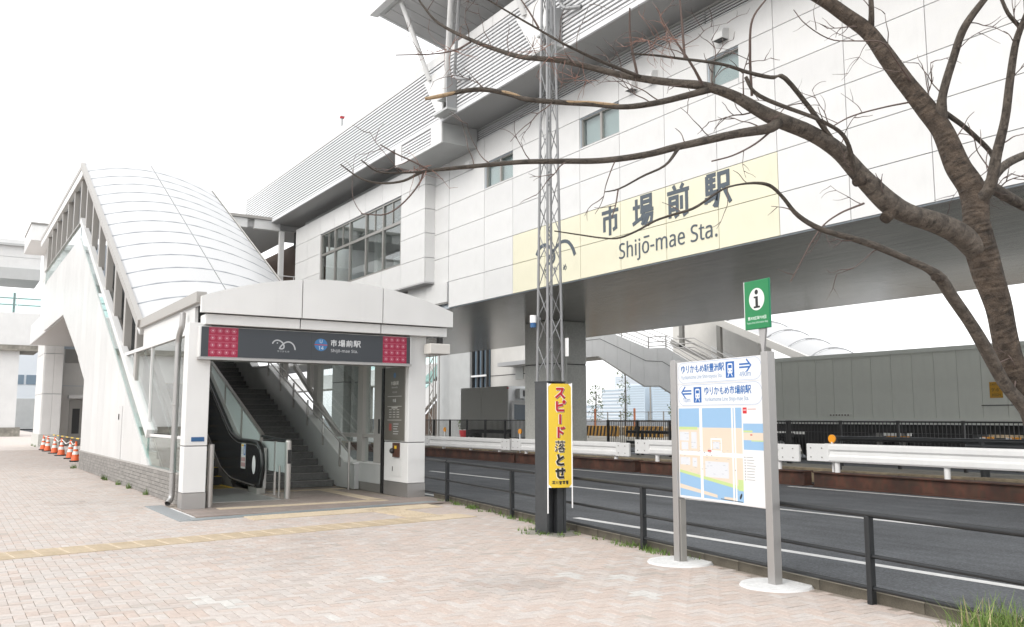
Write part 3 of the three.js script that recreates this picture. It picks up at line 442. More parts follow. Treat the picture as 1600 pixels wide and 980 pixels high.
  { const im = new THREE.InstancedMesh(boxGeo(0.212, 0.07, 0.02), mt(1, 0.8, { map: T.grain }), nb.length), D = new THREE.Object3D(); nb.forEach(([x, y], i) => { D.position.set(x + 0.1 + 24, y, -3.878 + 0.002 * (hash(i, 3, 1) - 0.5) + 6.2); D.updateMatrix(); im.setMatrixAt(i, D.matrix); const k = 0.27 + 0.1 * hash(i, 7, 2); im.setColorAt(i, C(k, k * 0.95, k * 0.89)); }); im.name = 'plinth_bricks'; stuff(im); im.castShadow = im.receiveShadow = true; en.add(im); }
  // sloping glass band and sill above the wall
  const sill = (x) => (x > -35.3 ? 1.36 + 0.5245 * (-20.9 - x) : 8.9);
  bar(en, 'sill', w[1], V(-20.9, 1.3, -3.9), V(-35.3, 8.85, -3.9), 0.16, 0.2); bar(en, 'sill', M.frame, V(-35.3, 8.88, -3.9), V(-49.4, 8.9, -3.9), 0.06, 0.06);
  for (let k = 0; k < 12; k++) { const a = -21.3 - k * 1.2, b = a - 1.18; mw(en, 'band_pane', slabXY([[b, top(b) - 0.02], [a, top(a) - 0.02], [a, sill(a) - 0.1], [b, sill(b) - 0.1]], -3.93, -3.925), M.greenGlass); }
  for (let k = 0; k < 9; k++) { const a = -35.9 - k * 1.5, b = a - 1.47; mw(en, 'band_pane', slabXY(rect(b, a, 8.26, 8.86), -3.93, -3.925), M.greenGlass); }
  // lower glazing between wall, pillar and gutter
  const fr = (a, b, t = 0.06) => bar(en, 'glazing_frame', w[1], a, b, t, t);
  fr(V(-24.7, 3.28, -3.92), V(-17.13, 3.28, -3.92), 0.08); fr(V(-20.95, 1.27, -3.92), V(-17.13, 1.27, -3.92)); fr(V(-24.7, 3.24, -3.92), V(-20.95, 1.27, -3.92)); fr(V(-21.2, 1.4, -3.92), V(-21.2, 3.24, -3.92), 0.05); fr(V(-18.55, 1.3, -3.92), V(-18.55, 3.24, -3.92), 0.05);
  mw(en, 'side_pane', slabXY([[-24.55, 3.22], [-21.25, 1.47], [-21.25, 3.22]], -3.935, -3.93), M.glass); bx(en, 'side_pane', M.glass, -21.15, -18.6, 1.32, 3.22, -3.935, -3.93); bx(en, 'side_pane', M.glass, -18.5, -17.14, 1.32, 3.22, -3.935, -3.93);
  mw(en, 'side_pane', slabXY([[-21.0, 0.61], [-17.14, 0.61], [-17.14, 1.23], [-20.85, 1.23], [-22.1, 1.85], [-23.2, 1.75]], -3.95, -3.945), M.greenGlass);
  // posts under the eave on both sides and eave beams
  for (let k = 0; k < 8; k++) { const x = -23.2 - k * 1.85; for (const z of [-3.98, -8.4]) if (x > -35.4) bx(en, 'eave_post', M.beigeFrame, x - 0.13, x + 0.13, sill(x) - 0.1, eave(x) - (z < -5 ? 0.6 : 0.25), z - 0.09, z + 0.09); }
  for (let k = 0; k < 7; k++) { const x = -36.2 - k * 2.1; bx(en, 'eave_post', M.beigeFrame, x - 0.12, x + 0.12, 8.92, 10.6, -4.07, -3.9); }
  for (const z of [-3.9, -8.45]) { bar(en, 'eave_beam', w[1], V(-22.3, 3.72 - (z < -5 ? 0.36 : 0), z), V(-35.5, 10.82 - (z < -5 ? 0.36 : 0), z), 0.16, 0.24); bar(en, 'eave_edge', M.beigeFrame, V(-22.25, 3.86 - (z < -5 ? 0.36 : 0), z + (z > -5 ? 0.09 : -0.09)), V(-35.55, 11.0 - (z < -5 ? 0.36 : 0), z + (z > -5 ? 0.09 : -0.09)), z > -5 ? 0.12 : 0.04, z > -5 ? 0.2 : 0.1); bar(en, 'eave_beam', w[1], V(-35.5, 10.72 - (z < -5 ? 0.36 : 0), z), V(-52, 10.72 - (z < -5 ? 0.36 : 0), z), 0.16, 0.3); bar(en, 'eave_edge', M.beigeFrame, V(-35.5, 10.97 - (z < -5 ? 0.4 : 0), z), V(-52, 10.97 - (z < -5 ? 0.4 : 0), z), 0.2, 0.18); }
  // arched roof panels with dark seams
  const cs = (v) => 0.5 * (1 - (2 * v - 1) ** 2) - 0.36 * v;
  const sheet = (xa, xb, va, vb, th, lift) => { // curved plate between two stations
    const n = 7, P = [], I = []; const pt = (x, v, o) => [x, eave(x) + cs(v) + lift + o, -3.86 - 4.63 * v];
    for (const o of [th, 0]) for (const x of [xa, xb]) for (let k = 0; k <= n; k++) P.push(...pt(x, va + (vb - va) * k / n, o));
    const id = (o, s, k) => o * 2 * (n + 1) + s * (n + 1) + k;
    for (let k = 0; k < n; k++) { I.push(id(0, 0, k), id(0, 0, k + 1), id(0, 1, k), id(0, 0, k + 1), id(0, 1, k + 1), id(0, 1, k), id(1, 0, k), id(1, 1, k), id(1, 0, k + 1), id(1, 0, k + 1), id(1, 1, k), id(1, 1, k + 1)); for (const s of [0, 1]) I.push(...(s ? [id(0, 1, k), id(0, 1, k + 1), id(1, 1, k), id(0, 1, k + 1), id(1, 1, k + 1), id(1, 1, k)] : [id(0, 0, k), id(1, 0, k), id(0, 0, k + 1), id(0, 0, k + 1), id(1, 0, k), id(1, 0, k + 1)])); }
    for (const k of [0, n]) I.push(id(0, 0, k), id(0, 1, k), id(1, 0, k), id(0, 1, k), id(1, 1, k), id(1, 0, k));
    const g = new THREE.BufferGeometry(); g.setAttribute('position', new THREE.BufferAttribute(new Float32Array(P), 3)); g.setIndex(I); const h = g.toNonIndexed(); h.computeVertexNormals(); return uvBox(h);
  };
  const N = 14; for (let k = 0; k < N; k++) { const a = -22.32 - 13.2 * k / N, b = -22.32 - 13.2 * (k + 1) / N; for (const [va, vb] of [[0, 0.497], [0.503, 1]]) mw(en, 'roof_panel', sheet(a - 0.02, b + 0.02, va, vb, 0.04, 0.02), pick(M.roof)); if (k) mw(en, 'roof_seam', sheet(a + 0.03, a - 0.03, 0, 1, 0.055, 0.015), M.rib); }
  for (let k = 0; k < 12; k++) { const a = -35.52 - 1.35 * k, b = a - 1.32; mw(en, 'roof_panel', sheet(a, b, 0, 1, 0.04, 0.02), pick(M.roof)); }
  // landing deck
  bx(en, 'landing_deck', w[1], -57.5, -36.5, 5.86, 6.9, -8.4, -3.98); bx(en, 'landing_soffit', M.softSoffit, -57.5, -36.5, 5.8, 5.855, -8.4, -3.98);

  // far side: low wall, mullions, panes and braces
  const Z = -8.3;
  bx(en, 'low_wall', M.greyPanel, -20.3, -18.12, 0.2, 0.62, Z - 0.1, Z + 0.1); bx(en, 'low_wall_base', M.frame, -20.3, -18.12, 0.01, 0.2, Z - 0.1, Z + 0.08); bx(en, 'low_wall_cap', w[1], -20.3, -18.12, 0.622, 0.65, Z - 0.12, Z + 0.12);
  bx(en, 'side_post', M.beigeFrame, -18.55, -18.12, 0.655, 3.36, Z - 0.1, Z + 0.1); bx(en, 'call_button', M.black, -18.3, -18.22, 1.3, 1.62, Z + 0.1, Z + 0.11);
  bx(en, 'side_mullion', M.beigeFrame, -19.55, -19.25, 0.655, 3.36, Z - 0.08, Z + 0.08); bx(en, 'side_mullion', M.beigeFrame, -22.55, -22.25, 1.3, 3.36, Z - 0.08, Z + 0.08); bx(en, 'side_mullion', M.beigeFrame, -25.4, -25.1, 2.5, 5.1, Z - 0.08, Z + 0.08);
  bx(en, 'side_rail', M.beigeFrame, -19.25, -18.55, 1.2, 1.28, Z - 0.05, Z + 0.05); bx(en, 'side_rail', M.beigeFrame, -20.9, -19.55, 1.2, 1.28, Z - 0.05, Z + 0.05); bar(en, 'side_brace', M.beigeFrame, V(-20.9, 1.24, Z), V(-24.3, 3.1, Z), 0.1, 0.12);
  bx(en, 'side_pane', M.glass, -19.24, -18.56, 1.285, 3.36, Z - 0.004, Z); bx(en, 'side_pane', M.glass, -19.24, -18.56, 0.66, 1.195, Z - 0.004, Z); mw(en, 'side_pane', slabXY([[-22.24, 2.1], [-20.95, 1.3], [-19.56, 1.3], [-19.56, 3.36], [-22.24, 3.36]], Z - 0.004, Z), M.glass); mw(en, 'side_pane', slabXY([[-20.2, 0.68], [-19.56, 0.66], [-19.56, 1.19], [-20.9, 1.19], [-22.24, 1.9], [-22.24, 1.5]], Z - 0.008, Z - 0.004), M.glass);
  const upper = (x) => 0.62 + 0.415 * (-19.9 - x);
  mw(en, 'stringer_wall', slabXY([[-20.45, 0.02], [-19.35, 0.02], [-19.35, 0.58], [-19.9, 0.62], [-26.0, upper(-26.0)], [-27.6, 3.2], [-36.4, 7.8], [-36.4, 6.2], [-28.0, 2.4], [-26.4, 2.3]], -8.2, -8.09), M.greyPanel);
  mw(en, 'stringer_cap', slabXY([[-19.35, 0.585], [-19.35, 0.62], [-19.92, 0.66], [-26.0, upper(-26.0) + 0.04], [-27.6, 3.24], [-36.4, 7.84], [-36.4, 7.8], [-27.6, 3.2], [-26.0, upper(-26) + 0.004], [-19.9, 0.624]], -8.3, -8.05), w[1]);
  mw(en, 'far_wall', slabXY([[-20.5, 0], [-32.5, 0], [-36.5, 5.8], [-36.5, 8], [-28, 3.2], [-24, 2.1]], -8.38, -8.31), M.white[0]);
  const hr = []; for (const h of [0.5, 0.28]) hr.push(rodg(V(-19.45, 0.6 + h, -7.97), V(-26.1, 3.2 + h, -7.97), 0.02)); mw(en, 'handrail', merge(hr), M.steel);
  for (let k = 0; k < 6; k++) { const x = -20.2 - k * 1.15; bx(en, 'handrail_post', M.steel, x - 0.02, x + 0.02, upper(x) - 0.25, upper(x) + 0.42, -8.08, -8.04); }
  rod(en, 'handrail_end', M.steel, V(-19.4, 0, -7.97), V(-19.4, 1.1, -7.97), 0.026, 12);
}
{ // entrance floor
  const fl = thing('entrance_floor', 'brown tiled floor with yellow guiding strips inside the entrance', null, -18, 0, -6, null, 'structure');
  bx(fl, 'floor_bed', M.bed, -28, -15.42, -0.3, 0.0, -8.3, -3.98); bx(fl, 'floor_bed', M.bed, -17.2, -15.42, -0.3, 0.0, -8.75, -3.62);
  for (let i = 0; i < 15; i++) for (let j = 0; j < 15; j++) { const x0 = -20.4 + i * 0.33, z0 = -8.62 + j * 0.33; if (x0 < -17.2 && (z0 < -8.2 || z0 > -4.1)) continue; if (x0 > -15.7) continue; bx(fl, 'floor_tile', pick(M.floorTile), x0, x0 + 0.325, -0.02, 0.012, z0, z0 + 0.325); }
  const y = (x0, x1, z0, z1) => { for (let x = x0; x < x1 - 0.1; x += 0.3) for (let z = z0; z < z1 - 0.1; z += 0.3) bx(fl, 'tactile_tile', pick(M.tactile), x, x + 0.295, 0.0, 0.018, z, z + 0.295); };
  y(-16.7, -16.4, -7.6, -4.3); y(-19.6, -16.7, -7.6, -7.3); y(-19.9, -19.6, -8.0, -6.4);
  const gr = (x0, x1, z0, z1) => { bx(fl, 'drain_frame', M.grate, x0, x1, -0.05, 0.006, z0, z1); };
  const A = V(-15.1, 0.004, -3.5), B = V(-15.75, 0.004, -8.3); bar(fl, 'drain_grating', M.grate, A, B, 0.26, 0.02); gr(-17.9, -15.0, -3.62, -3.3);
  const bars = []; for (let k = 0; k < 7; k++) bars.push(bxg(-17.88, -15.02, 0.006, 0.012, -3.6 + k * 0.042, -3.58 + k * 0.042)); mw(fl, 'drain_bars', merge(bars), M.galv); bx(fl, 'white_edge', M.paint, -17.2, -15.4, -0.02, 0.014, -3.64, -3.6);
}
{ // stairs
  const s = thing('staircase', 'dark grey stone stairs climbing behind the escalator', 'stairs', -26, 0, -7.1);
  const add = (x, y, tr, ri) => { const m = bx(s, 'step', pick(M.stone), x - tr - 0.25, x, Math.max(0.01, y - 0.3), y + ri, -8.08, -6.12); bx(m, 'nosing', M.nose, x - 0.055, x + 0.003, y + ri, y + ri + 0.004, -8.07, -6.13); };
  let x = -20.6, y = 0; for (let k = 0; k < 16; k++) { add(x, y, 0.37, 0.156); x -= 0.37; y += 0.156; }
  bx(s, 'landing', M.stone[0], -28.1, x, y - 0.3, y, -8.08, -6.12); x = -28.0;
  for (let k = 0; k < 28; k++) { add(x, y, 0.3, 0.157); x -= 0.3; y += 0.157; }
  // glass balustrade between stairs and escalator
  const zr = -6.04, top = (q) => 1.27 + 0.395 * (-19.76 - q);
  bar(s, 'balustrade_rail', M.steel, V(-19.7, 1.27, zr), V(-33, top(-33), zr), 0.07, 0.05); bar(s, 'balustrade_rail', M.black, V(-17.95, 1.18, zr), V(-19.72, 1.25, zr), 0.06, 0.045);
  for (let k = 0; k < 8; k++) { const a = -19.85 - k * 1.55, b = a - 1.46; mw(s, 'balustrade_pane', slabXY([[b, top(b) - 0.72], [a, top(a) - 0.72], [a, top(a) - 0.05], [b, top(b) - 0.05]], zr - 0.006, zr + 0.006), M.frost); bx(s, 'balustrade_post', M.frame, a + 0.01, a + 0.08, Math.max(0, top(a) - 1.35), top(a) - 0.04, zr - 0.03, zr + 0.03); }
  for (const [a, b] of [[-18.75, -18.05], [-19.72, -18.82]]) bx(s, 'balustrade_pane', M.frost, b, a, 0.52, 1.14, zr - 0.006, zr + 0.006);
  for (const q of [-18.78, -18.05]) bx(s, 'balustrade_post', M.steel, q - 0.02, q + 0.02, 0.02, 1.15, zr - 0.02, zr + 0.02);
}
{ // escalator
  const e = thing('escalator', 'black sided escalator with rounded newel end and yellow step edges', 'escalator', -20, 0, -5.2);
  const prof = (o) => { const p = []; const sl = 0.577; p.push([-32.5, 7.0 - 0.6]); p.push([-23.0, 0.66], [-22.3, 0.36], [-21.6, 0.2], [-19.6, 0.12]); for (let k = 0; k <= 10; k++) { const a = -Math.PI / 2 + Math.PI * k / 10; p.push([-19.55 + (0.36 - o) * Math.cos(a), 0.6 + (0.5 - o) * Math.sin(a)]); } p.push([-21.0, 1.12 - o], [-21.5, 1.22 - o], [-22.0, 1.44 - o], [-32.5, 1.44 - o + 10.5 * sl]); return p; };
  for (const z of [-5.9, -4.55]) {
    mw(e, 'balustrade', slabXY(prof(0.03), z - 0.03, z + 0.03), M.escPanel);
    const hr = [V(-19.5, 0.12, z), V(-19.3, 0.25, z), V(-19.19, 0.6, z), V(-19.3, 0.97, z), V(-19.55, 1.1, z), V(-20.3, 1.12, z), V(-21.0, 1.13, z), V(-21.5, 1.23, z), V(-22.0, 1.45, z), V(-27, 4.34, z), V(-32.4, 7.45, z)];
    mw(e, 'handrail', tubeg(hr, 0.06, 90, 8), M.handrail); mw(e, 'handrail_guide', tubeg(hr.map((p) => V(p.x - 0.02, p.y - 0.045, p.z + 0.033)), 0.014, 90, 5), M.steel);
    const sk = [V(-19.6, 0.17, z + 0.035), V(-21.5, 0.24, z + 0.035), V(-22.3, 0.42, z + 0.035), V(-23, 0.74, z + 0.035), V(-32.4, 6.1, z + 0.035)]; mw(e, 'skirt_trim', tubeg(sk, 0.016, 60, 5), M.steel);
    bx(e, 'skirt_box', M.frame, -19.9, -19.25, 0.02, 0.14, z - 0.09, z + 0.09);
    bar(e, 'outer_deck', M.brushed, V(-21.4, 1.12, z - 0.12), V(-32.4, 7.46, z - 0.12), 0.14, 0.05);
  }
  bx(e, 'lower_panel', M.brushed, -19.6, -19.24, 0.14, 1.0, -6.0, -5.94);
  const st2 = print(128, 256, (x) => { x.fillStyle = '#e9eceb'; x.fillRect(0, 0, 128, 256); x.fillStyle = '#f0c326'; x.fillRect(6, 8, 60, 20); x.fillStyle = '#2a6fb3'; x.fillRect(70, 8, 52, 110); x.fillStyle = '#fff'; x.beginPath(); x.arc(96, 34, 9, 0, 7); x.fill(); x.fillRect(88, 46, 16, 56); x.fillStyle = '#9aa0a2'; for (let k = 0; k < 5; k++) x.fillRect(8, 42 + k * 14, 54, 5); x.fillStyle = '#b57a78'; for (let r = 0; r < 2; r++) for (let c = 0; c < 3; c++) x.fillRect(10 + c * 38, 140 + r * 54, 30, 42); });
  mk(e, 'safety_sticker', pane(0.36, 0.56), st2, -20.55, 0.78, -5.866);
  { const g = new THREE.CircleGeometry(0.17, 28); const m = mk(e, 'round_sticker', g, M.sign, -19.72, 0.62, -5.865); m.scale.set(0.75, 1.2, 1); }
  bx(e, 'access_plate', M.brushed, -21.2, -17.75, 0.0, 0.022, -5.86, -4.3);
  for (let k = 0; k < 16; k++) { const y = k < 3 ? 0.025 : 0.025 + (k - 2) * 0.2, x = -21.2 - k * 0.36; const m = bx(e, 'moving_step', M.black, x - 0.36, x, Math.max(0.0, y - 0.2), y, -5.86, -4.6); bx(m, 'step_edge', M.yellow, x - 0.035, x + 0.002, y, y + 0.004, -5.86, -4.6); bx(m, 'step_edge', M.yellow, x - 0.33, x - 0.04, y, y + 0.004, -5.84, -5.79); }
  mw(e, 'truss_cover', slabXY([[-27, 0], [-32.5, 3.2], [-32.5, 6.3], [-26.8, 3.0], [-21.6, 0.02]], -5.95, -5.93), M.frame);
  const bo = rod(e, 'sensor_post', M.steel, V(-17.88, 0.01, -6.02), V(-17.88, 1.16, -6.02), 0.062, 20); mk(bo, 'post_cap', new THREE.SphereGeometry(0.062, 18, 8, 0, 6.3, 0, 1.6), M.steel, -17.88, 1.155, -6.02); bx(bo, 'sensor_window', M.black, -17.83, -17.81, 0.72, 1.0, -6.06, -5.99);
  rod(e, 'slim_post', M.steel, V(-18.25, 0.01, -5.97), V(-18.25, 0.66, -5.97), 0.022, 10);
}

// ================= LEFT BACKGROUND =================
{ // walkway from the landing to the station
  const w = thing('covered_walkway', 'covered white walkway joining the stair landing to the station building', 'walkway', -51, 5.8, -12);
  bx(w, 'deck', M.white[1], -57, -46.8, 6.2, 7.3, -16.3, -8.42); bx(w, 'deck_roof', M.white[1], -57, -47.3, 12.0, 12.4, -16.35, -8.0);
  for (let k = 0; k < 4; k++) bx(w, 'fascia_panel', pick(M.white), -47.3, -47.0, 11.85, 12.36, -9.6 - k * 1.8, -8.0 - k * 1.8 - 0.19); bx(w, 'roof_edge', M.beigeFrame, -47.35, -46.9, 12.37, 12.52, -16.0, -8.0);
  bx(w, 'soffit', M.softSoffit, -57, -47.3, 11.94, 11.99, -16.3, -8.0); bx(w, 'roof_post', M.white[0], -47.25, -47.0, 7.3, 11.84, -15.25, -15.0); bx(w, 'end_wall', M.brown, -57.3, -57.02, 7.3, 11.93, -17.3, -8.2); bx(w, 'back_wall', M.brown, -57, -46.0, 7.3, 11.93, -17.3, -17.1);
  const r = []; for (const y of [8.25, 8.75, 9.35]) r.push(barg(V(-46.9, y, -8.6), V(-46.9, y, -16), 0.05, 0.05)); for (let k = 0; k < 8; k++) r.push(barg(V(-46.9, 7.3, -8.8 - k), V(-46.9, 9.35, -8.8 - k), 0.04, 0.04)); mw(w, 'railing', merge(r), M.white[0]); bx(w, 'parapet_glass', M.greenGlass, -46.87, -46.86, 7.3, 8.2, -16, -8.6);
  bx(w, 'camera_bracket', M.black, -46.9, -46.7, 10.9, 11.8, -15.95, -15.75); mk(w, 'orange_lamp', new THREE.SphereGeometry(0.16, 12, 8), M.amber, -52, 13.35, -12.5); rod(w, 'lamp_stem', M.galv, V(-52, 12.4, -12.5), V(-52, 13.2, -12.5), 0.03);
}
{ // lift tower beyond the landing
  const t = thing('lift_tower', 'tall white panelled lift tower beyond the orange traffic cones', 'building', -60, 0, -8);
  for (let r = 0; r < 5; r++) { const y0 = 0.7 + r * 2.35, y1 = y0 + 2.32; for (let k = 0; k < 2; k++) bx(t, 'tower_panel', pick(M.white), -58.1, -58.0, y0, y1, -5.33 - k * 0.48, -4.86 - k * 0.48); for (let k = 0; k < 2; k++) bx(t, 'tower_panel', pick(M.white), -60.3 - k * 2.22, -58.11 - k * 2.22, y0, y1, -4.9, -4.8); }
  bx(t, 'tower_core', M.joint, -62.5, -58.1, 0.02, 12.4, -5.8, -4.9); bx(t, 'tower_core', M.joint, -62.5, -59.6, 0.02, 12.4, -11, -5.8); bx(t, 'tower_base', M.colGrey, -62.6, -57.95, 0, 0.7, -5.82, -4.74);
  bx(t, 'recess_wall', M.warm, -59.6, -59.5, 0.02, 5.8, -11, -5.82); bx(t, 'recess_joint', M.joint, -59.5, -59.49, 3.55, 3.58, -11, -5.83); bx(t, 'lift_door', M.frame, -59.5, -59.42, 0.02, 2.72, -7.5, -6.42); bx(t, 'door_glass', M.black, -59.42, -59.4, 0.7, 2.2, -7.0, -6.6); bx(t, 'door_canopy', M.white[0], -59.5, -58.8, 2.8, 3.0, -7.8, -6.3); bx(t, 'louvre_window', M.frame, -59.5, -59.46, 4.95, 5.78, -9, -6.05);
  const cap = slabXY([[-62.8, 11.9], [-57.4, 11.9], [-57.6, 12.9], [-62.5, 12.9]], -7, -3.7); mw(t, 'tower_cap', cap, M.white[1]); bx(t, 'cap_edge', M.frame, -62.6, -57.5, 12.9, 12.98, -7, -3.65);
}
{ // far pedestrian deck
  const d = thing('pedestrian_deck', 'pale two level pedestrian deck beyond the lift tower', 'footbridge', -88, 0, -2);
  bx(d, 'upper_beam', M.white[3], -96, -90, 15.0, 17.6, -6.7, 20); bx(d, 'upper_girder', M.greyPanel, -95.8, -89.8, 14.0, 15.0, -6.7, 20); bx(d, 'upper_cap', M.greyPanel, -96, -89.7, 17.0, 17.2, -6.7, 20); bx(d, 'upper_joint', M.greyPanel, -96, -89.98, 16.0, 16.04, -6.7, 20); bx(d, 'lower_beam', M.white[0], -96, -90, 8.1, 11.0, -7.0, 20); bx(d, 'lower_girder', M.concrete, -95.8, -89.8, 7.6, 8.1, -7, 20);
  bx(d, 'pier', M.white[1], -94, -90.4, 0.8, 7.6, -5.5, 12); bx(d, 'pier_foot', M.concrete, -94, -90.2, 0, 0.8, -5.9, 12); for (let k = 0; k < 10; k++) bx(d, 'glass_panel', M.greenGlass, -90.1, -90.08, 11.05, 12.9, -7 + k * 2, -5.1 + k * 2); rod(d, 'deck_lamp', M.galv, V(-92, 11, -4.9), V(-92, 13, -4.9), 0.1); for (const y of [11.8, 12.4]) rod(d, 'deck_rail', M.galv, V(-91, y, -7), V(-91, y, 10), 0.05); bx(d, 'far_roof', M.city[0], -130, -120, 10.5, 13.6, -9, 2);
  const b = thing('depot_building', 'distant grey depot building with dark window strip seen past the lift tower', 'building', -150, 0, -9);
  bx(b, 'wall', M.city[2], -170, -150, 0, 12, -24, 2); for (let k = 0; k < 5; k++) bx(b, 'window', M.cityGlass, -150, -149.9, 6.6, 8.0, -12 + k * 2.1, -10.2 + k * 2.1); bx(b, 'roller_door', M.greyPanel, -150, -149.9, 0, 4.5, -12, -8);
}
{ // traffic cones and their bars
  const pr = (a) => a.map(([r, y]) => new THREE.Vector2(r, y));
  const cone = thing('traffic_cone', 'orange traffic cone with two white bands standing in the row beside the white wall', 'traffic cone', 0, 0, 0, 'row of traffic cones');
  mk(cone, 'cone_base', new RoundedBoxGeometry(0.4, 0.05, 0.4, 1, 0.015), M.rubber, 0, 0.025, 0);
  mk(cone, 'cone_body', new THREE.LatheGeometry(pr([[0.165, 0.05], [0.155, 0.07], [0.035, 0.7], [0.0, 0.7]]), 18), M.orange, 0, 0, 0);
  for (const [a, b] of [[0.27, 0.39], [0.47, 0.58]]) { const R = (y) => 0.155 - (y - 0.07) * 0.1905 + 0.003; mk(cone, 'reflective_band', new THREE.LatheGeometry(pr([[R(a), a], [R(b), b]]), 18), M.reflect, 0, 0, 0); }
  mk(cone, 'cone_ring', new THREE.CylinderGeometry(0.04, 0.045, 0.06, 12), M.orange, 0, 0.73, 0);
  const at = [[-51.8, -4.5], [-49.6, -4.5], [-46.4, -4.5], [-43.6, -4.5], [-40.2, -4.48], [-37.4, -4.35]];
  at.forEach(([x, z], i) => { const c = i ? cone.clone() : cone; if (i) { c.name = numbered('traffic_cone'); scene.add(c); } c.userData = { ...cone.userData, label: ['sixth', 'fifth', 'fourth', 'third', 'second', 'first'][i] + ' orange and white traffic cone of the row counted from the brick plinth' }; c.position.set(x, 0, z); c.rotation.y = 0.3 * i; });
  const bar1 = thing('striped_bar', 'yellow and black striped bar strung behind the cones', 'barrier', -47, 0.72, -4.9); for (let k = 0; k < 14; k++) rod(bar1, 'stripe', k % 2 ? M.black : M.yellow, V(-52 + k * 0.95, 0.76, -4.95), V(-51.05 + k * 0.95, 0.76, -4.95), 0.03, 8);
  tag(mw(scene, 'chain', tubeg([V(-51.8, 0.72, -4.5), V(-49.6, 0.68, -4.5), V(-46.4, 0.7, -4.5), V(-45, 0.58, -4.5), V(-43.6, 0.7, -4.5), V(-42, 0.56, -4.5), V(-40.2, 0.7, -4.48), V(-38.8, 0.6, -4.4), V(-37.4, 0.7, -4.35)], 0.02, 60, 6), M.reflect), 'pale chain linking the tops of the cones', 'chain');
}

// ================= ROADSIDE =================
{ // dark pedestrian railing
  const f = thing('pedestrian_railing', 'dark grey three rail pedestrian railing along the kerb', 'fence', -9, 0, -7.6);
  const px = [-20.2, -15.62, -12.62, -8.72, -5.1, -1.3, 2.5], z = (x) => fenceZ(x);
  px.forEach((x, i) => { if (i) rb(f, 'post', M.fence, x - 0.027, x + 0.027, -0.02, 0.77, z(x) - 0.036, z(x) + 0.036, 0.008); });
  for (let i = 1; i + 1 < px.length; i++) for (const [y, r] of [[0.765, 0.027], [0.42, 0.02], [0.14, 0.021]]) rod(f, 'rail', M.fence, V(px[i] + (y > 0.7 ? 0 : 0.028), y + (y > 0.7 ? 0.02 : 0), z(px[i])), V(px[i + 1] - (y > 0.7 ? 0 : 0.028), y + (y > 0.7 ? 0.02 : 0), z(px[i + 1])), r, 12);
  for (const [y, r] of [[0.785, 0.03], [0.42, 0.024], [0.14, 0.024]]) rod(f, 'rail', M.fence, V(-18.6, y, -8.85), V(-15.65, y, z(-15.62)), r, 12);
}
{ // lattice pole on a dark steel foot
  const p = thing('lattice_pole', 'slender galvanised lattice pole on a dark steel foot at the pavement edge', 'pole', -10.66, 0, -7.5), X = -10.66, Z = -7.5;
  for (const s of [-1, 1]) bx(p, 'foot_flange', M.postDark, X - 0.15, X + 0.15, 0.0, 2.16, Z + s * 0.15 - 0.018, Z + s * 0.15 + 0.018);
  bx(p, 'foot_web', M.postDark, X - 0.012, X + 0.012, 0, 2.16, Z - 0.132, Z + 0.132); bx(p, 'foot_plate', M.postDark, X - 0.165, X + 0.165, 2.162, 2.18, Z - 0.165, Z + 0.165);
  bx(p, 'foot_channel', M.postDark, X + 0.04, X + 0.14, 0, 2.15, Z - 0.125, Z - 0.02);
  const a = (y) => (0.27 - (y - 2.18) * 0.0222) / 2, H = 11.2;
  for (const sx of [-1, 1]) for (const sz of [-1, 1]) rod(p, 'chord', M.mast, V(X + sx * a(2.18), 2.18, Z + sz * a(2.18)), V(X + sx * a(H), H, Z + sz * a(H)), 0.02, 8);
  let y = 2.3; let k = 0; while (y < H - 0.4) { const dy = 0.42, A = a(y), B = a(y + dy); for (const [c, d] of [[[-1, 1], [1, 1]], [[1, 1], [1, -1]], [[1, -1], [-1, -1]], [[-1, -1], [-1, 1]]]) { const [s, e] = k % 2 ? [c, d] : [d, c]; rod(p, 'lacing', M.mast, V(X + s[0] * A, y, Z + s[1] * A), V(X + e[0] * B, y + dy, Z + e[1] * B), 0.008, 5); } y += dy; k++; }
  const cam = rod(p, 'small_camera', M.sign, V(X - 0.14, 3.05, Z + 0.2), V(X - 0.14, 3.16, Z + 0.2), 0.05, 14); rod(cam, 'camera_dome', M.blueTag, V(X - 0.14, 2.98, Z + 0.2), V(X - 0.14, 3.05, Z + 0.2), 0.045, 14); bx(p, 'camera_arm', M.mast, X - 0.15, X - 0.11, 3.1, 3.13, Z + 0.08, Z + 0.19);
  bx(p, 'number_tag', M.sign, X + 0.12, X + 0.2, 2.55, 2.82, Z - 0.2, Z - 0.19);
}
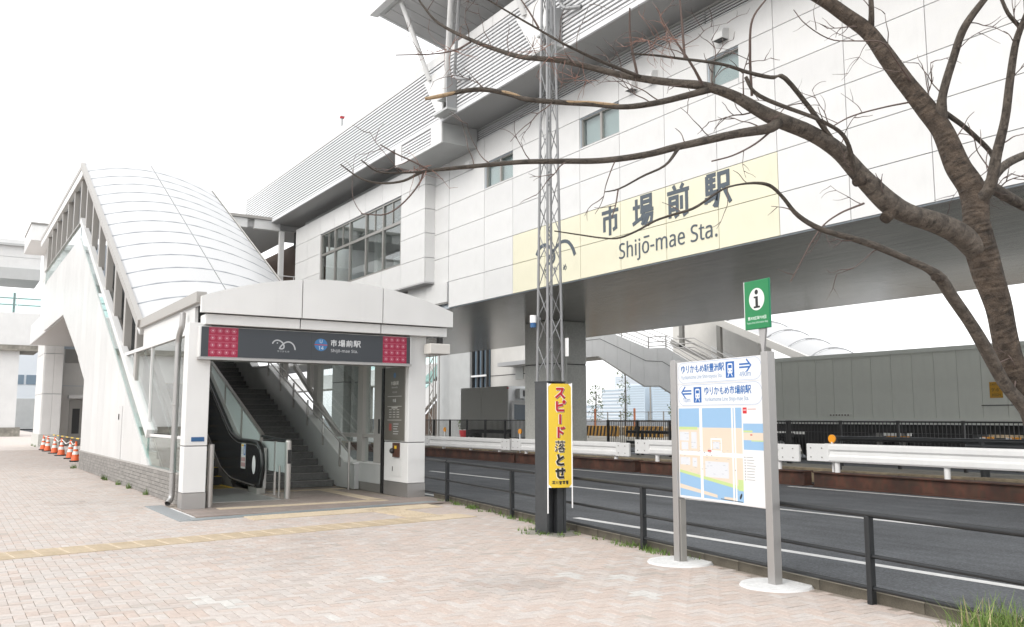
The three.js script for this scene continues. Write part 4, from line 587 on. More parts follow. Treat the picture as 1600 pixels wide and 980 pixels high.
{ // yellow speed banner on two white canes
  const b = thing('speed_banner', 'yellow vertical banner with red and black Japanese lettering tied to the lattice pole', 'banner', -10.42, 0, -7.48);
  const mat = print(192, 768, (x, W, H) => {
    x.fillStyle = '#fff'; x.fillRect(0, 0, W, H); x.fillStyle = '#f3cf3c'; x.beginPath(); x.moveTo(26, 0); x.lineTo(W - 26, 0); x.lineTo(W, 26); x.lineTo(W, H - 26); x.lineTo(W - 26, H); x.lineTo(26, H); x.lineTo(0, H - 26); x.lineTo(0, 26); x.fill();
    const big = (s, y0, col, w = 17) => { jp(x, s, 52, y0 + 4, 86, w + 12, '#f8efe0', 97, 1, true); jp(x, s, 56, y0 + 7, 86, w + 4, '#3a2320', 97, 1, true); jp(x, s, 52, y0 + 3, 86, w + 5, '#f8efe0', 97, 1, true); jp(x, s, 52, y0 + 3, 86, w, col, 97, 1, true); };
    big('スピード', 24, '#c01834'); big('落', 418, '#141414', 8); big('とせ', 516, '#141414'); jp(x, '深川警察署', 26, 718, 26, 4, '#1c1c1c', 28);
  }, 0.6);
  // cloth gently bowed between the canes
  const g = new THREE.PlaneGeometry(0.35, 1.48, 10, 8); const P = g.attributes.position; for (let i = 0; i < P.count; i++) P.setZ(i, 0.022 * Math.cos(P.getX(i) / 0.35 * Math.PI) + 0.006 * Math.sin(P.getY(i) * 5)); g.computeVertexNormals(); g.rotateY(1.25);
  const back = g.clone(); back.translate(-0.004, 0, -0.0015);
  mk(b, 'banner_cloth', g, mat, -10.42, 1.4, -7.5); mk(b, 'banner_back', back, M.yellow, -10.42, 1.4, -7.5);
  const ex = Math.cos(1.25) * 0.182, ez = -Math.sin(1.25) * 0.182; for (const s of [-1, 1]) { rod(b, 'cane', M.sign, V(-10.42 + s * ex, 0.3 + (s > 0 ? 0.07 : 0), -7.5 + s * ez), V(-10.42 + s * ex, 2.15, -7.5 + s * ez), 0.01, 8); for (const y of [0.68, 1.15, 1.65, 2.1]) rod(b, 'tie', M.black, V(-10.42 + s * ex, y, -7.5 + s * ez), V(-10.53 + s * ex * 0.5, y, -7.5 + s * ez * 0.8), 0.005, 5); }
}
{ // information board
  const th = -0.127, b = thing('information_board', 'grey steel information board with blue direction panels, area map and green sign on top', 'sign', -6.935, 0, -7.14); b.rotation.y = th;
  const o = org.get(b); const L = (n, m, x0, x1, y0, y1, z0, z1, p = b) => rb(p, n, m, o.x + x0, o.x + x1, o.y + y0, o.y + y1, o.z + z0, o.z + z1, 0.006);
  for (const s of [-1, 1]) { L('post', M.brushed, s * 0.785 - 0.05, s * 0.785 + 0.05, 0.0, 2.32, -0.05, 0.05); }
  L('inner_channel', M.frame, -0.733, -0.715, 0.0, 0.72, -0.05, 0.03);
  L('board', M.sign, -0.734, 0.734, 0.74, 2.29, -0.03, 0.02);
  const P = (n, w, h, x, y, m) => mk(b, n, pane(w, h), m, o.x + x, o.y + y, o.z + 0.024);
  const train = (x, X, Y, s) => { x.fillStyle = '#1566b8'; x.fillRect(X, Y, s, s * 1.25); x.fillStyle = '#fff'; x.beginPath(); x.roundRect(X + s * 0.22, Y + s * 0.14, s * 0.56, s * 0.78, s * 0.12); x.fill(); x.fillStyle = '#1566b8'; x.fillRect(X + s * 0.3, Y + s * 0.26, s * 0.4, s * 0.26); x.beginPath(); x.arc(X + s * 0.36, Y + s * 0.72, s * 0.06, 0, 7); x.arc(X + s * 0.64, Y + s * 0.72, s * 0.06, 0, 7); x.fill(); x.strokeStyle = '#fff'; x.lineWidth = s * 0.08; x.beginPath(); x.moveTo(X + s * 0.36, Y + s * 0.95); x.lineTo(X + s * 0.24, Y + s * 1.16); x.moveTo(X + s * 0.64, Y + s * 0.95); x.lineTo(X + s * 0.76, Y + s * 1.16); x.stroke(); };
  const arrow = (x, X, Y, s, d) => { x.strokeStyle = '#1566b8'; x.lineWidth = s * 0.1; x.lineCap = 'butt'; x.lineJoin = 'miter'; x.beginPath(); for (const q of [-0.09, 0.09]) { x.moveTo(X - d * s * 0.5, Y + q * s); x.lineTo(X + d * s * 0.38, Y + q * s); } x.moveTo(X + d * s * 0.12, Y - s * 0.36); x.lineTo(X + d * s * 0.48, Y); x.lineTo(X + d * s * 0.12, Y + s * 0.36); x.stroke(); };
  const dirPanel = (jpT, en, dist, right) => print(1024, 180, (x, W, H) => { x.fillStyle = '#f3f5f7'; x.fillRect(0, 0, W, H); x.strokeStyle = '#8fa8cf'; x.lineWidth = 3; x.beginPath(); x.roundRect(14, 8, W - 28, H - 16, 72); x.stroke(); const X = right ? 52 : 348; jp(x, jpT, X, 28, 66, 8, '#1463b0', 66, 0.92); text(x, en, X + 4, 142, 40, '#3f76ad', 'sans-serif', 'left', 520); train(x, right ? 616 : 214, 26, 100); arrow(x, right ? 836 : 122, 66, 130, right ? 1 : -1); text(x, dist, right ? 836 : 122, 146, 50, '#1f66b0', 'sans-serif', 'center'); });
  P('direction_panel', 1.464, 0.252, 0, 2.162, dirPanel('ゆりかもめ新豊洲駅', 'Yurikamome Line Shin-toyosu Sta.', '490m', true)); P('direction_panel', 1.464, 0.252, 0, 1.905, dirPanel('ゆりかもめ市場前駅', 'Yurikamome Line Shijo-mae Sta.', '10m', false));
  P('area_map', 1.464, 1.03, 0, 1.262, print(1024, 720, (x, W, H) => {
    x.fillStyle = '#f6f6f6'; x.fillRect(0, 0, W, H); const sea = '#9cc4e8', land = '#eddcc8', grass = '#cde29a';
    x.fillStyle = land; x.fillRect(12, 14, 770, 690); x.fillStyle = sea; x.fillRect(12, 14, 770, 150); x.fillStyle = grass; x.fillRect(12, 160, 240, 22); x.fillStyle = grass; x.beginPath(); x.moveTo(12, 500); x.lineTo(782, 590); x.lineTo(782, 700); x.lineTo(12, 530); x.fill(); x.fillStyle = sea; x.beginPath(); x.moveTo(12, 522); x.lineTo(720, 610); x.lineTo(782, 622); x.lineTo(782, 704); x.lineTo(12, 704); x.fill(); x.fillStyle = land; x.beginPath(); x.moveTo(12, 612); x.lineTo(480, 668); x.lineTo(480, 690); x.lineTo(12, 646); x.fill(); x.fillRect(560, 676, 140, 20); x.fillStyle = grass; x.fillRect(724, 540, 58, 80);
    x.fillStyle = '#fbfbfb'; x.fillRect(280, 14, 34, 690); x.fillRect(664, 14, 18, 690); x.fillRect(694, 14, 16, 690); x.fillRect(12, 350, 770, 32);
    x.strokeStyle = '#fdfdfd'; x.lineWidth = 12; x.strokeRect(420, 250, 120, 92); x.fillStyle = '#e6e9ee'; for (const [a, b, c, d] of [[20, 200, 120, 70], [40, 280, 90, 60], [170, 200, 70, 130], [20, 400, 130, 60], [180, 400, 60, 70], [340, 420, 280, 120], [440, 270, 80, 54]]) x.fillRect(a, b, c, d); x.fillStyle = '#b7bcc6'; for (let k = 0; k < 46; k++) x.fillRect(30 + hash(k, 1, 1) * 600, 200 + hash(k, 2, 1) * 330, 26, 3);
    x.fillStyle = '#d23232'; x.fillRect(376, 336, 44, 12); x.fillStyle = '#555'; for (const [a, b] of [[330, 352], [360, 372], [400, 352], [420, 372], [690, 470], [296, 480]]) x.fillRect(a, b, 8, 8);
    x.fillStyle = '#d8232f'; x.fillRect(796, 14, 44, 44); x.fillStyle = '#fff'; x.fillRect(802, 30, 32, 5); x.fillStyle = '#c07a70'; x.fillRect(850, 24, 90, 5); x.fillStyle = sea; x.fillRect(796, 130, 216, 190); x.fillStyle = land; x.fillRect(796, 196, 216, 54); x.fillStyle = grass; x.fillRect(796, 180, 100, 14); x.fillRect(880, 250, 132, 8); x.fillStyle = '#d23232'; x.fillRect(870, 208, 24, 8); x.fillStyle = '#9a9a9a'; for (let k = 0; k < 9; k++) { x.fillRect(800, 370 + k * 20, 10, 10); x.fillRect(822, 372 + k * 20, 70 + 30 * hash(k, 5, 5), 4); }
    x.strokeStyle = '#333'; x.lineWidth = 5; x.beginPath(); x.moveTo(520, 694); x.lineTo(770, 700); x.stroke(); x.fillStyle = '#1a1a1a'; x.beginPath(); x.ellipse(750, 660, 10, 24, 0.5, 0, 7); x.fill();
  }));
  // green sign on its tapering bracket
  const br = slabXY([[o.x + 0.715, 2.32], [o.x + 0.745, 2.32], [o.x + 0.79, 2.6], [o.x + 0.67, 2.6]], o.z - 0.01, o.z + 0.012); mw(b, 'sign_bracket', br, M.brushed);
  const pl = L('green_plate', M.green, 0.5, 0.88, 2.56, 3.07, 0.014, 0.034); const edge = L('plate_edge', M.sign, 0.488, 0.5, 2.56, 3.07, 0.014, 0.034);
  mk(pl, 'plate_print', pane(0.37, 0.5), print(370, 500, (x, W, H) => { x.fillStyle = '#0f8a4e'; x.fillRect(0, 0, W, H); x.fillStyle = '#f4f6f3'; x.beginPath(); x.arc(186, 196, 116, 0, 7); x.fill(); x.fillStyle = '#151515'; x.beginPath(); x.arc(184, 122, 26, 0, 7); x.fill(); x.fillRect(166, 166, 40, 118); x.fillRect(142, 166, 40, 18); x.fillRect(138, 268, 96, 20); jp(x, '豊洲地区案内地図', 44, 372, 34, 4, '#f0f4ef', 35); text(x, 'Toyosu Area Information Map', 185, 446, 26, '#e8efe8', 'sans-serif', 'center', 320); }), o.x + 0.69, o.y + 2.815, o.z + 0.037);
}
{ // guard rails on rusty steel beams
  const rail = (x0, x1, y0, label, posts) => {
    const g = thing('guard_rail', label, 'guard rail', (x0 + x1) / 2, -0.15, -19.6, 'white guard rails on rusty beams');
    const h = 0.48, s = [[0, 0], [0.05, 0.01], [0.075, 0.05], [0.075, 0.15], [0.03, 0.2], [0.03, 0.28], [0.075, 0.33], [0.075, 0.43], [0.05, 0.47], [0, 0.48]].map(([z, y]) => [-19.6 + z, y0 + y]);
    mw(g, 'rail_beam', slabZY(s, x0 + 0.55, x1 - 0.55), M.guard);
    for (const [a, b] of [[x0, x0 + 0.7], [x1 - 0.7, x1]]) { const p = rb(g, 'end_plate', M.guard, a, b, y0 + 0.01, y0 + h - 0.01, -19.6, -19.515, 0.02); for (const u of [0.15, 0.5]) for (const v of [0.12, 0.36]) mk(p, 'bolt', new THREE.CylinderGeometry(0.018, 0.018, 0.02, 6).rotateX(Math.PI / 2), M.frame, a + u, y0 + v, -19.508); }
    for (const x of posts) { rod(g, 'rail_post', M.guard, V(x, 0.1, -19.66), V(x, y0 + 0.4, -19.66), 0.07, 12); }
  };
  rail(-38.4, -30.62, 0.32, 'white steel guard rail left of the grey station column beyond the road', [-36.5, -34, -31.6]); rail(-30.5, -23.15, 0.34, 'white steel guard rail passing in front of the grey station column', [-29.6, -27, -24]); rail(-22.85, -16.1, 0.46, 'white steel guard rail behind the information board', [-21.9, -19.5, -16.9]); rail(-15.85, 2, 0.5, 'long white steel guard rail in front of the grey trailer', [-15, -12, -9, -6, -3, 0]); rail(-47, -38.55, 0.32, 'white steel guard rail seen through the entrance glazing', [-45, -42, -39.5]);
  for (const [x0, x1, l] of [[-48, -30.2, 'rusty brown steel beam on the road left of the lattice pole'], [-30.1, -22.8, 'rusty brown steel beam on the road behind the yellow banner'], [-22.5, -15.92, 'rusty brown steel beam on the road behind the information board'], [-15.6, 2, 'long rusty brown steel beam on the road below the trailer']]) {
    const g = thing('steel_beam', l, 'steel beam', (x0 + x1) / 2, -0.15, -19.6, 'rusty beams under the guard rails');
    bx(g, 'top_flange', M.rust, x0, x1, 0.21, 0.24, -19.85, -19.4); bx(g, 'front_web', M.rust, x0, x1, -0.12, 0.21, -19.5, -19.47); bx(g, 'bottom_flange', M.rust, x0, x1, -0.148, -0.12, -19.85, -19.4); for (let x = x0 + 0.02; x < x1; x += (x1 - x0 - 0.06)) bx(g, 'end_stiffener', M.rust, x, x + 0.02, -0.12, 0.21, -19.8, -19.5);
  }
  const ds = [[-36.6, 'amber reflector post above the guard rail beside the entrance'], [-30.2, 'amber reflector post above the guard rail by the grey column'], [-15.2, 'amber reflector post above the guard rail by the trailer']];
  for (const [x, l] of ds) { const g = thing('reflector_post', l, 'reflector', x, 0.1, -19.75, 'amber reflectors'); rod(g, 'stem', M.sign, V(x, 0.12, -19.75), V(x, 1.02, -19.75), 0.03, 8); mk(g, 'amber_disc', new THREE.CylinderGeometry(0.11, 0.11, 0.04, 18).rotateX(Math.PI / 2), M.amber, x, 1.1, -19.75); }
}
{ // black bar fence on the central reserve
  const seg = (x0, x1, label, single) => {
    const f = thing('bar_fence', label, 'fence', (x0 + x1) / 2, 0.12, -24.3, 'black bar fences on the central reserve'); const n = Math.round((x1 - x0) / 2);
    for (let k = 0; k <= n; k++) { const x = x0 + (x1 - x0) * k / n; bx(f, 'fence_post', M.black, x - 0.04, x + 0.04, 0.12, 1.56, -24.34, -24.26); }
    bx(f, 'top_rail', M.black, x0, x1, 1.5, 1.55, -24.325, -24.275); bx(f, 'bottom_rail', M.black, x0, x1, 0.25, 0.29, -24.32, -24.28);
    for (let k = 0; k < n; k++) { const a = x0 + (x1 - x0) * k / n, w = (x1 - x0) / n, list = []; for (let q = 1; q < 16; q++) { const x = a + w * q / 16; if (single) bx(f, 'bar', M.black, x - 0.009, x + 0.009, 0.29, 1.5, -24.309, -24.291); else list.push(bxg(x - 0.009, x + 0.009, 0.29, 1.5, -24.309, -24.291)); } if (!single) stuff(mw(f, 'bar_infill', merge(list), M.black)); }
  };
  seg(-62, -32.7, 'black vertical bar fence in front of the dark truck'); seg(-30.2, -20.5, 'black vertical bar fence between the grey column and the information board'); seg(-20.4, 0, 'black vertical bar fence in front of the long grey trailer', true);
  const p = thing('pipe_barrier', 'thick dark pipe barrier behind the long guard rail', 'barrier', -10, -0.15, -22.4); for (const [x0, x1, y, r] of [[-17.2, 0, 1.05, 0.07], [-13, 0, 0.92, 0.11], [-17.2, 0, 0.62, 0.06]]) rod(p, 'pipe', M.fence, V(x0, y, -22.3), V(x1, y, -22.3), r, 12); for (const x of [-17, -12.6, -8, -3]) rod(p, 'pipe_post', M.fence, V(x, -0.1, -22.3), V(x, 1.04, -22.3), 0.11, 12);
  const q = thing('pipe_barrier', 'dark double pipe barrier behind the fence right of the column', 'barrier', -26, -0.15, -25.2); for (const y of [0.6, 1.05]) rod(q, 'pipe', M.fence, V(-30, y, -25.2), V(-21, y, -25.2), 0.07, 10); for (const x of [-29, -25.5, -22]) rod(q, 'pipe_post', M.fence, V(x, -0.15, -25.2), V(x, 1.05, -25.2), 0.07, 10);
}
{ // truck
  const t = thing('box_truck', 'dark grey box truck parked behind the black bar fence', 'truck', -44, -0.15, -28.2);
  rb(t, 'cargo_box', M.truckBox, -48, -42.62, 0.95, 3.46, -29.4, -27.0, 0.03); bx(t, 'front_bulkhead', M.truckEnd, -42.6, -42.5, 1.0, 3.44, -29.38, -27.02); const rf = bx(t, 'cooling_unit', M.greyPanel, -42.5, -42.05, 2.75, 3.3, -28.9, -27.5); bx(rf, 'unit_grille', M.black, -42.04, -42.03, 2.85, 3.2, -28.7, -27.7);
  bx(t, 'box_seam', M.frame, -45.5, -45.48, 1.0, 3.42, -27.0, -26.994);
  mw(t, 'cab', slabXY([[-42.3, 0.55], [-40.2, 0.55], [-40.15, 1.4], [-40.5, 2.45], [-41.0, 2.6], [-42.3, 2.6]], -29.2, -27.1), M.truckEnd); mw(t, 'cab_window', slabXY([[-42.0, 1.55], [-40.5, 1.5], [-40.72, 2.35], [-42.0, 2.4]], -27.1, -27.08), M.cityGlass); mw(t, 'windscreen', slabXY([[-40.2, 1.5], [-40.14, 1.5], [-40.46, 2.4], [-40.52, 2.4]], -29.0, -27.25), M.cityGlass); bx(t, 'wing_mirror', M.black, -40.3, -40.2, 1.6, 2.1, -27.0, -26.85);
  bx(t, 'chassis', M.black, -47.8, -40.4, 0.5, 0.92, -29, -27.4); bx(t, 'side_guard', M.frame, -45.6, -42.6, 0.35, 0.75, -27.15, -27.1);
  for (const x of [-46.6, -41.3]) for (const z of [-27.25, -29.1]) { const w = mk(t, 'wheel', new THREE.CylinderGeometry(0.45, 0.45, 0.28, 22).rotateX(Math.PI / 2), M.rubber, x, 0.3, z); mk(w, 'rim', new THREE.CylinderGeometry(0.24, 0.24, 0.3, 16).rotateX(Math.PI / 2), M.galv, x, 0.3, z); }
  bx(t, 'marker_lamp', M.red, -42.6, -42.45, 3.3, 3.36, -27.0, -26.97);
}
{ // trailer
  const t = thing('container_trailer', 'long grey box trailer parked beyond the guard rail', 'trailer', -21, -0.15, -32.2);
  bx(t, 'box_core', M.colGrey, -29, -13.9, 1.45, 4.22, -33.6, -31.06);
  for (let k = 0; k < 17; k++) bx(t, 'side_panel', M.trailer, -28.99 + k * 0.888, -28.116 + k * 0.888, 1.62, 4.1, -31.06, -31.0); bx(t, 'top_rail', M.trailerTrim, -29, -13.9, 4.1, 4.26, -31.06, -30.97); bx(t, 'bottom_rail', M.trailerTrim, -29, -13.9, 1.4, 1.62, -31.06, -30.97);
  mk(t, 'caution_plate', pane(0.46, 0.56), print(128, 156, (x) => { x.fillStyle = '#d9a31a'; x.fillRect(0, 0, 128, 156); text(x, 'CAUTION', 64, 34, 27, '#1b1509', 'sans-serif', 'center'); text(x, "9'-6\"", 64, 92, 44, '#1b1509', 'sans-serif', 'center'); text(x, 'HIGH', 64, 140, 36, '#1b1509', 'sans-serif', 'center'); }), -16.95, 2.62, -30.992);
  bx(t, 'stencil_line', M.black, -17.5, -16.0, 2.07, 2.1, -31.0, -30.99); bx(t, 'maker_plate', M.trailerTrim, -24.0, -22.9, 1.72, 1.8, -31.0, -30.985); for (let k = 0; k < 7; k++) bx(t, 'plate_mark', M.brown, -23.9 + k * 0.14, -23.82 + k * 0.14, 1.735, 1.785, -30.985, -30.98);
  bx(t, 'chassis', M.black, -28.8, -14, 1.05, 1.38, -32.9, -31.7); for (const x of [-28, -26.7, -17.2, -15.9]) for (const z of [-31.35, -33.3]) { const w = mk(t, 'wheel', new THREE.CylinderGeometry(0.52, 0.52, 0.3, 24).rotateX(Math.PI / 2), M.rubber, x, 0.37, z); mk(w, 'rim', new THREE.CylinderGeometry(0.28, 0.28, 0.32, 16).rotateX(Math.PI / 2), M.galv, x, 0.37, z); }
  bx(t, 'tool_box', M.black, -25.6, -22.6, 0.35, 1.05, -32.6, -31.5); bx(t, 'tool_box', M.black, -20.6, -18.2, 0.45, 1.05, -32.6, -31.5); bx(t, 'under_run_guard', M.black, -28.8, -14, 0.3, 0.9, -33.4, -33.3); for (const x of [-22.3, -21.2]) bx(t, 'landing_leg', M.frame, x, x + 0.15, -0.1, 1.05, -31.9, -31.75); for (let k = 0; k < 3; k++) bx(t, 'chassis_strip', M.amber, -24 + k * 2.2, -23 + k * 2.2, 0.88, 0.94, -31.7, -31.66);
  for (let k = 0; k < 3; k++) { const x = -16.9 + k * 0.9; const l = thing('work_lamp', ['first', 'second', 'third'][k] + ' white and orange barricade lamp counted from the trailer landing legs', 'lamp', x, -0.15, -30.2, 'barricade lamps'); bx(l, 'lamp_post', M.fence, x - 0.03, x + 0.03, -0.15, 0.7, -30.23, -30.17); rb(l, 'lamp_head', M.amber, x - 0.2, x + 0.2, 0.7, 1.0, -30.26, -30.14, 0.03); rb(l, 'lamp_face', M.sign, x - 0.24, x - 0.04, 0.72, 0.98, -30.13, -30.1, 0.02); }
}

// ================= FAR SIDE =================
{ // stairs on the far side of the road
  const s = thing('far_staircase', 'grey panelled outdoor stairs descending from under the station on the far side', 'stairs', -40, 0, -37.5);
  const B = [[-60, 5.7], [-46.9, 5.78], [-42.3, 3.64], [-40.9, 3.61], [-33.2, 0.02]], U = [[-60, 7.6], [-46.5, 7.6], [-41.9, 5.98], [-40.3, 5.93], [-31.2, 1.5]];
  const f = (L, x) => { for (let i = 0; i + 1 < L.length; i++) if (x <= L[i + 1][0] + 1e-6) { const t = (x - L[i][0]) / (L[i + 1][0] - L[i][0]); return L[i][1] + t * (L[i + 1][1] - L[i][1]); } return L[L.length - 1][1]; };
  for (let k = 0; k < 16; k++) { const a = -54 + k * 1.3, b = a + 1.28, mids = [a, ...[-46.9, -46.5, -42.3, -41.9, -40.9, -40.3].filter((x) => x > a && x < b), b]; mw(s, 'stringer_panel', slabXY([...mids.map((x) => [x, f(B, x)]), ...mids.slice().reverse().map((x) => [x, f(U, x)])], -37.08, -37.0), M.white[0]); }
  const mid = (x) => (f(B, x) * 0.35 + f(U, x) * 0.65); for (const [a, b] of [[-50, -46.7], [-46.7, -42.1], [-42.1, -40.6], [-40.6, -34]]) bar(s, 'panel_joint', M.darkJoint, V(a, mid(a), -36.995), V(b, mid(b), -36.995), 0.02, 0.03);
  mw(s, 'stair_flight', slabXY([...B, [-33.2, 0.3], ...B.slice(0, 4).reverse().map(([x, y]) => [x, y + 0.3])], -39.6, -37.1), M.softSoffit);
  bar(s, 'soffit_edge', M.frame, V(-46.9, 5.75, -36.98), V(-42.3, 3.62, -36.98), 0.06, 0.07); bar(s, 'soffit_edge', M.frame, V(-42.3, 3.61, -36.98), V(-40.9, 3.58, -36.98), 0.06, 0.07); bar(s, 'soffit_edge', M.frame, V(-40.9, 3.58, -36.98), V(-33.2, 0, -36.98), 0.06, 0.07);
  for (const h of [0.12, 0.38, 0.7]) for (const z of [-37.04, -39.4]) { rod(s, 'handrail', M.steel, V(-46.5, 7.6 + h, z), V(-41.9, 5.98 + h, z), 0.035); rod(s, 'handrail', M.steel, V(-41.9, 5.98 + h, z), V(-40.3, 5.93 + h, z), 0.035); rod(s, 'handrail', M.steel, V(-40.3, 5.93 + h, z), V(-31.2, 1.5 + h, z), 0.035); }
  for (const x of [-44.5, -41.9, -40.3, -37]) bx(s, 'rail_post', M.steel, x - 0.03, x + 0.03, f(U, x), f(U, x) + 0.72, -37.07, -37.01);
}
{ // glazed escalator shelter behind it
  const s = thing('far_shelter', 'glazed sloping escalator shelter with arched white roof beyond the far stairs', 'building', -35, 0, -42);
  bar(s, 'eave_beam', M.warm, V(-43, 9.3, -40), V(-27.5, 2.9, -40), 0.3, 0.42); bar(s, 'sill_beam', M.beigeFrame, V(-43, 6.6, -40), V(-29, 0.9, -40), 0.2, 0.25); bar(s, 'sill_beam', M.beigeFrame, V(-43, 7.0, -40.6), V(-29, 1.3, -40.6), 0.1, 0.1);
  for (const x of [-42, -38.7, -35.4, -32]) bx(s, 'shelter_post', M.frame, x - 0.16, x + 0.16, 6.5 - 0.407 * (x + 43), 9.1 - 0.413 * (x + 43), -40.1, -39.9);
  mw(s, 'end_wall', slabXY([[-48, 4.5], [-38.9, 4.5], [-38.9, 9], [-48, 9]], -44.9, -44.8), M.warm); mw(s, 'under_wall', slabXY([[-44, 0], [-29.2, 0], [-29.2, 0.8], [-44, 6.6]], -44.9, -44.6), M.white[0]);
  for (let k = 0; k < 10; k++) { const x0 = -43 + k * 1.55, y0 = 9.5 - 0.413 * (x0 + 43), x1 = x0 + 1.5, y1 = 9.5 - 0.413 * (x1 + 43), P = [], I = []; const n = 8; for (const [x, y] of [[x0, y0], [x1, y1]]) for (let q = 0; q <= n; q++) { const v = q / n; P.push(x, y - 0.25 + 0.8 * (1 - (2 * v - 1) ** 2), -39.9 - 5.2 * v); } for (let q = 0; q < n; q++) I.push(q, q + 1, n + 1 + q, q + 1, n + 2 + q, n + 1 + q); const g = new THREE.BufferGeometry(); g.setAttribute('position', new THREE.BufferAttribute(new Float32Array(P), 3)); g.setIndex(I); g.computeVertexNormals(); uvBox(g); mw(s, 'roof_panel', g, M.roof[k % 2]); const rib = []; for (let q = 0; q <= n; q++) rib.push(V(x0, y0 - 0.2 + 0.8 * (1 - (2 * q / n - 1) ** 2), -39.9 - 5.2 * q / n)); mw(s, 'roof_rib', tubeg(rib, 0.03, 20, 6), M.galv); }
}
{ // far left: white footbridge with glass rails, its stairs, grey lift tower, lattice mast
  const b = thing('far_footbridge', 'white footbridge with glass railing and stairs beyond the dark truck', 'footbridge', -80, 0, -42);
  bx(b, 'deck_beam', M.white[0], -140, -72, 5.2, 6.9, -43, -40); bx(b, 'upper_roof', M.greyPanel, -140, -62, 8.6, 9.0, -45, -38); bx(b, 'roof_trim', M.frame, -140, -62, 8.4, 8.6, -44.9, -38.1); for (let k = 0; k < 12; k++) bx(b, 'glass_panel', M.greenGlass, -95 + k * 2, -93.1 + k * 2, 6.95, 8.1, -40.05, -40.0);
  mw(b, 'stair_stringer', slabXY([[-86, 0.2], [-83.5, 0.2], [-80.5, 2.0], [-79, 2.1], [-72, 6.2], [-72, 6.95], [-75, 6.0], [-86, 1.2]], -40.4, -40), M.white[1]); for (let k = 0; k < 8; k++) { const x = -85.5 + k * 1.65, y = 1.3 + k * 0.72; mw(b, 'stair_glass', slabXY([[x, y], [x + 1.6, y + 0.7], [x + 1.6, y + 1.9], [x, y + 1.2]], -39.98, -39.95), M.greenGlass); }
  mw(b, 'stair_soffit', slabXY([[-83.5, 0], [-72, 0], [-72, 6.1], [-79, 2.0], [-80.5, 1.9]], -42, -40.5), M.brown);
  for (const x of [-101, -98.5, -96]) bx(b, 'pier', M.frame, x, x + 0.6, 0, 5.2, -42, -41.4); for (let k = 0; k < 3; k++) bx(b, 'pier_tie', M.frame, -101, -95.4, 1.2 + k * 1.4, 1.4 + k * 1.4, -41.8, -41.6);
  const t = thing('far_lift_tower', 'grey panelled lift tower with dark glazed slot behind the truck', 'building', -66, 0, -38); bx(t, 'shaft', M.greyPanel, -72, -66, 0, 9.2, -44, -38); bx(t, 'shaft_panel', M.warm, -63.5, -58, 0, 8.2, -42, -38.6); bx(t, 'glazed_slot', M.cityGlass, -66, -63.6, 0, 9, -41, -38.4); for (const x of [-66, -65.2, -64.4, -63.7]) bx(t, 'slot_mullion', M.black, x, x + 0.22, 0, 9, -38.4, -38.2); bx(t, 'slot_rail', M.sign, -66, -63.5, 5.1, 5.25, -38.19, -38.1); bx(t, 'shaft_window', M.colGrey, -59.6, -58.5, 4.7, 6.2, -38.6, -38.55); bx(t, 'shaft_joint', M.darkJoint, -63.5, -58, 5.1, 5.16, -38.6, -38.58);
  const m = thing('lattice_mast', 'far dark lattice mast rising beside the grey lift tower', 'pole', -70, 0, -36.6); for (const x of [-70.2, -69.5]) for (const z of [-36.9, -36.3]) rod(m, 'chord', M.frame, V(x, 0, z), V(x, 12, z), 0.06, 6); for (let k = 0; k < 17; k++) rod(m, 'lacing', M.frame, V(k % 2 ? -70.2 : -69.5, k * 0.7, -36.3), V(k % 2 ? -69.5 : -70.2, k * 0.7 + 0.7, -36.3), 0.04, 5);
}
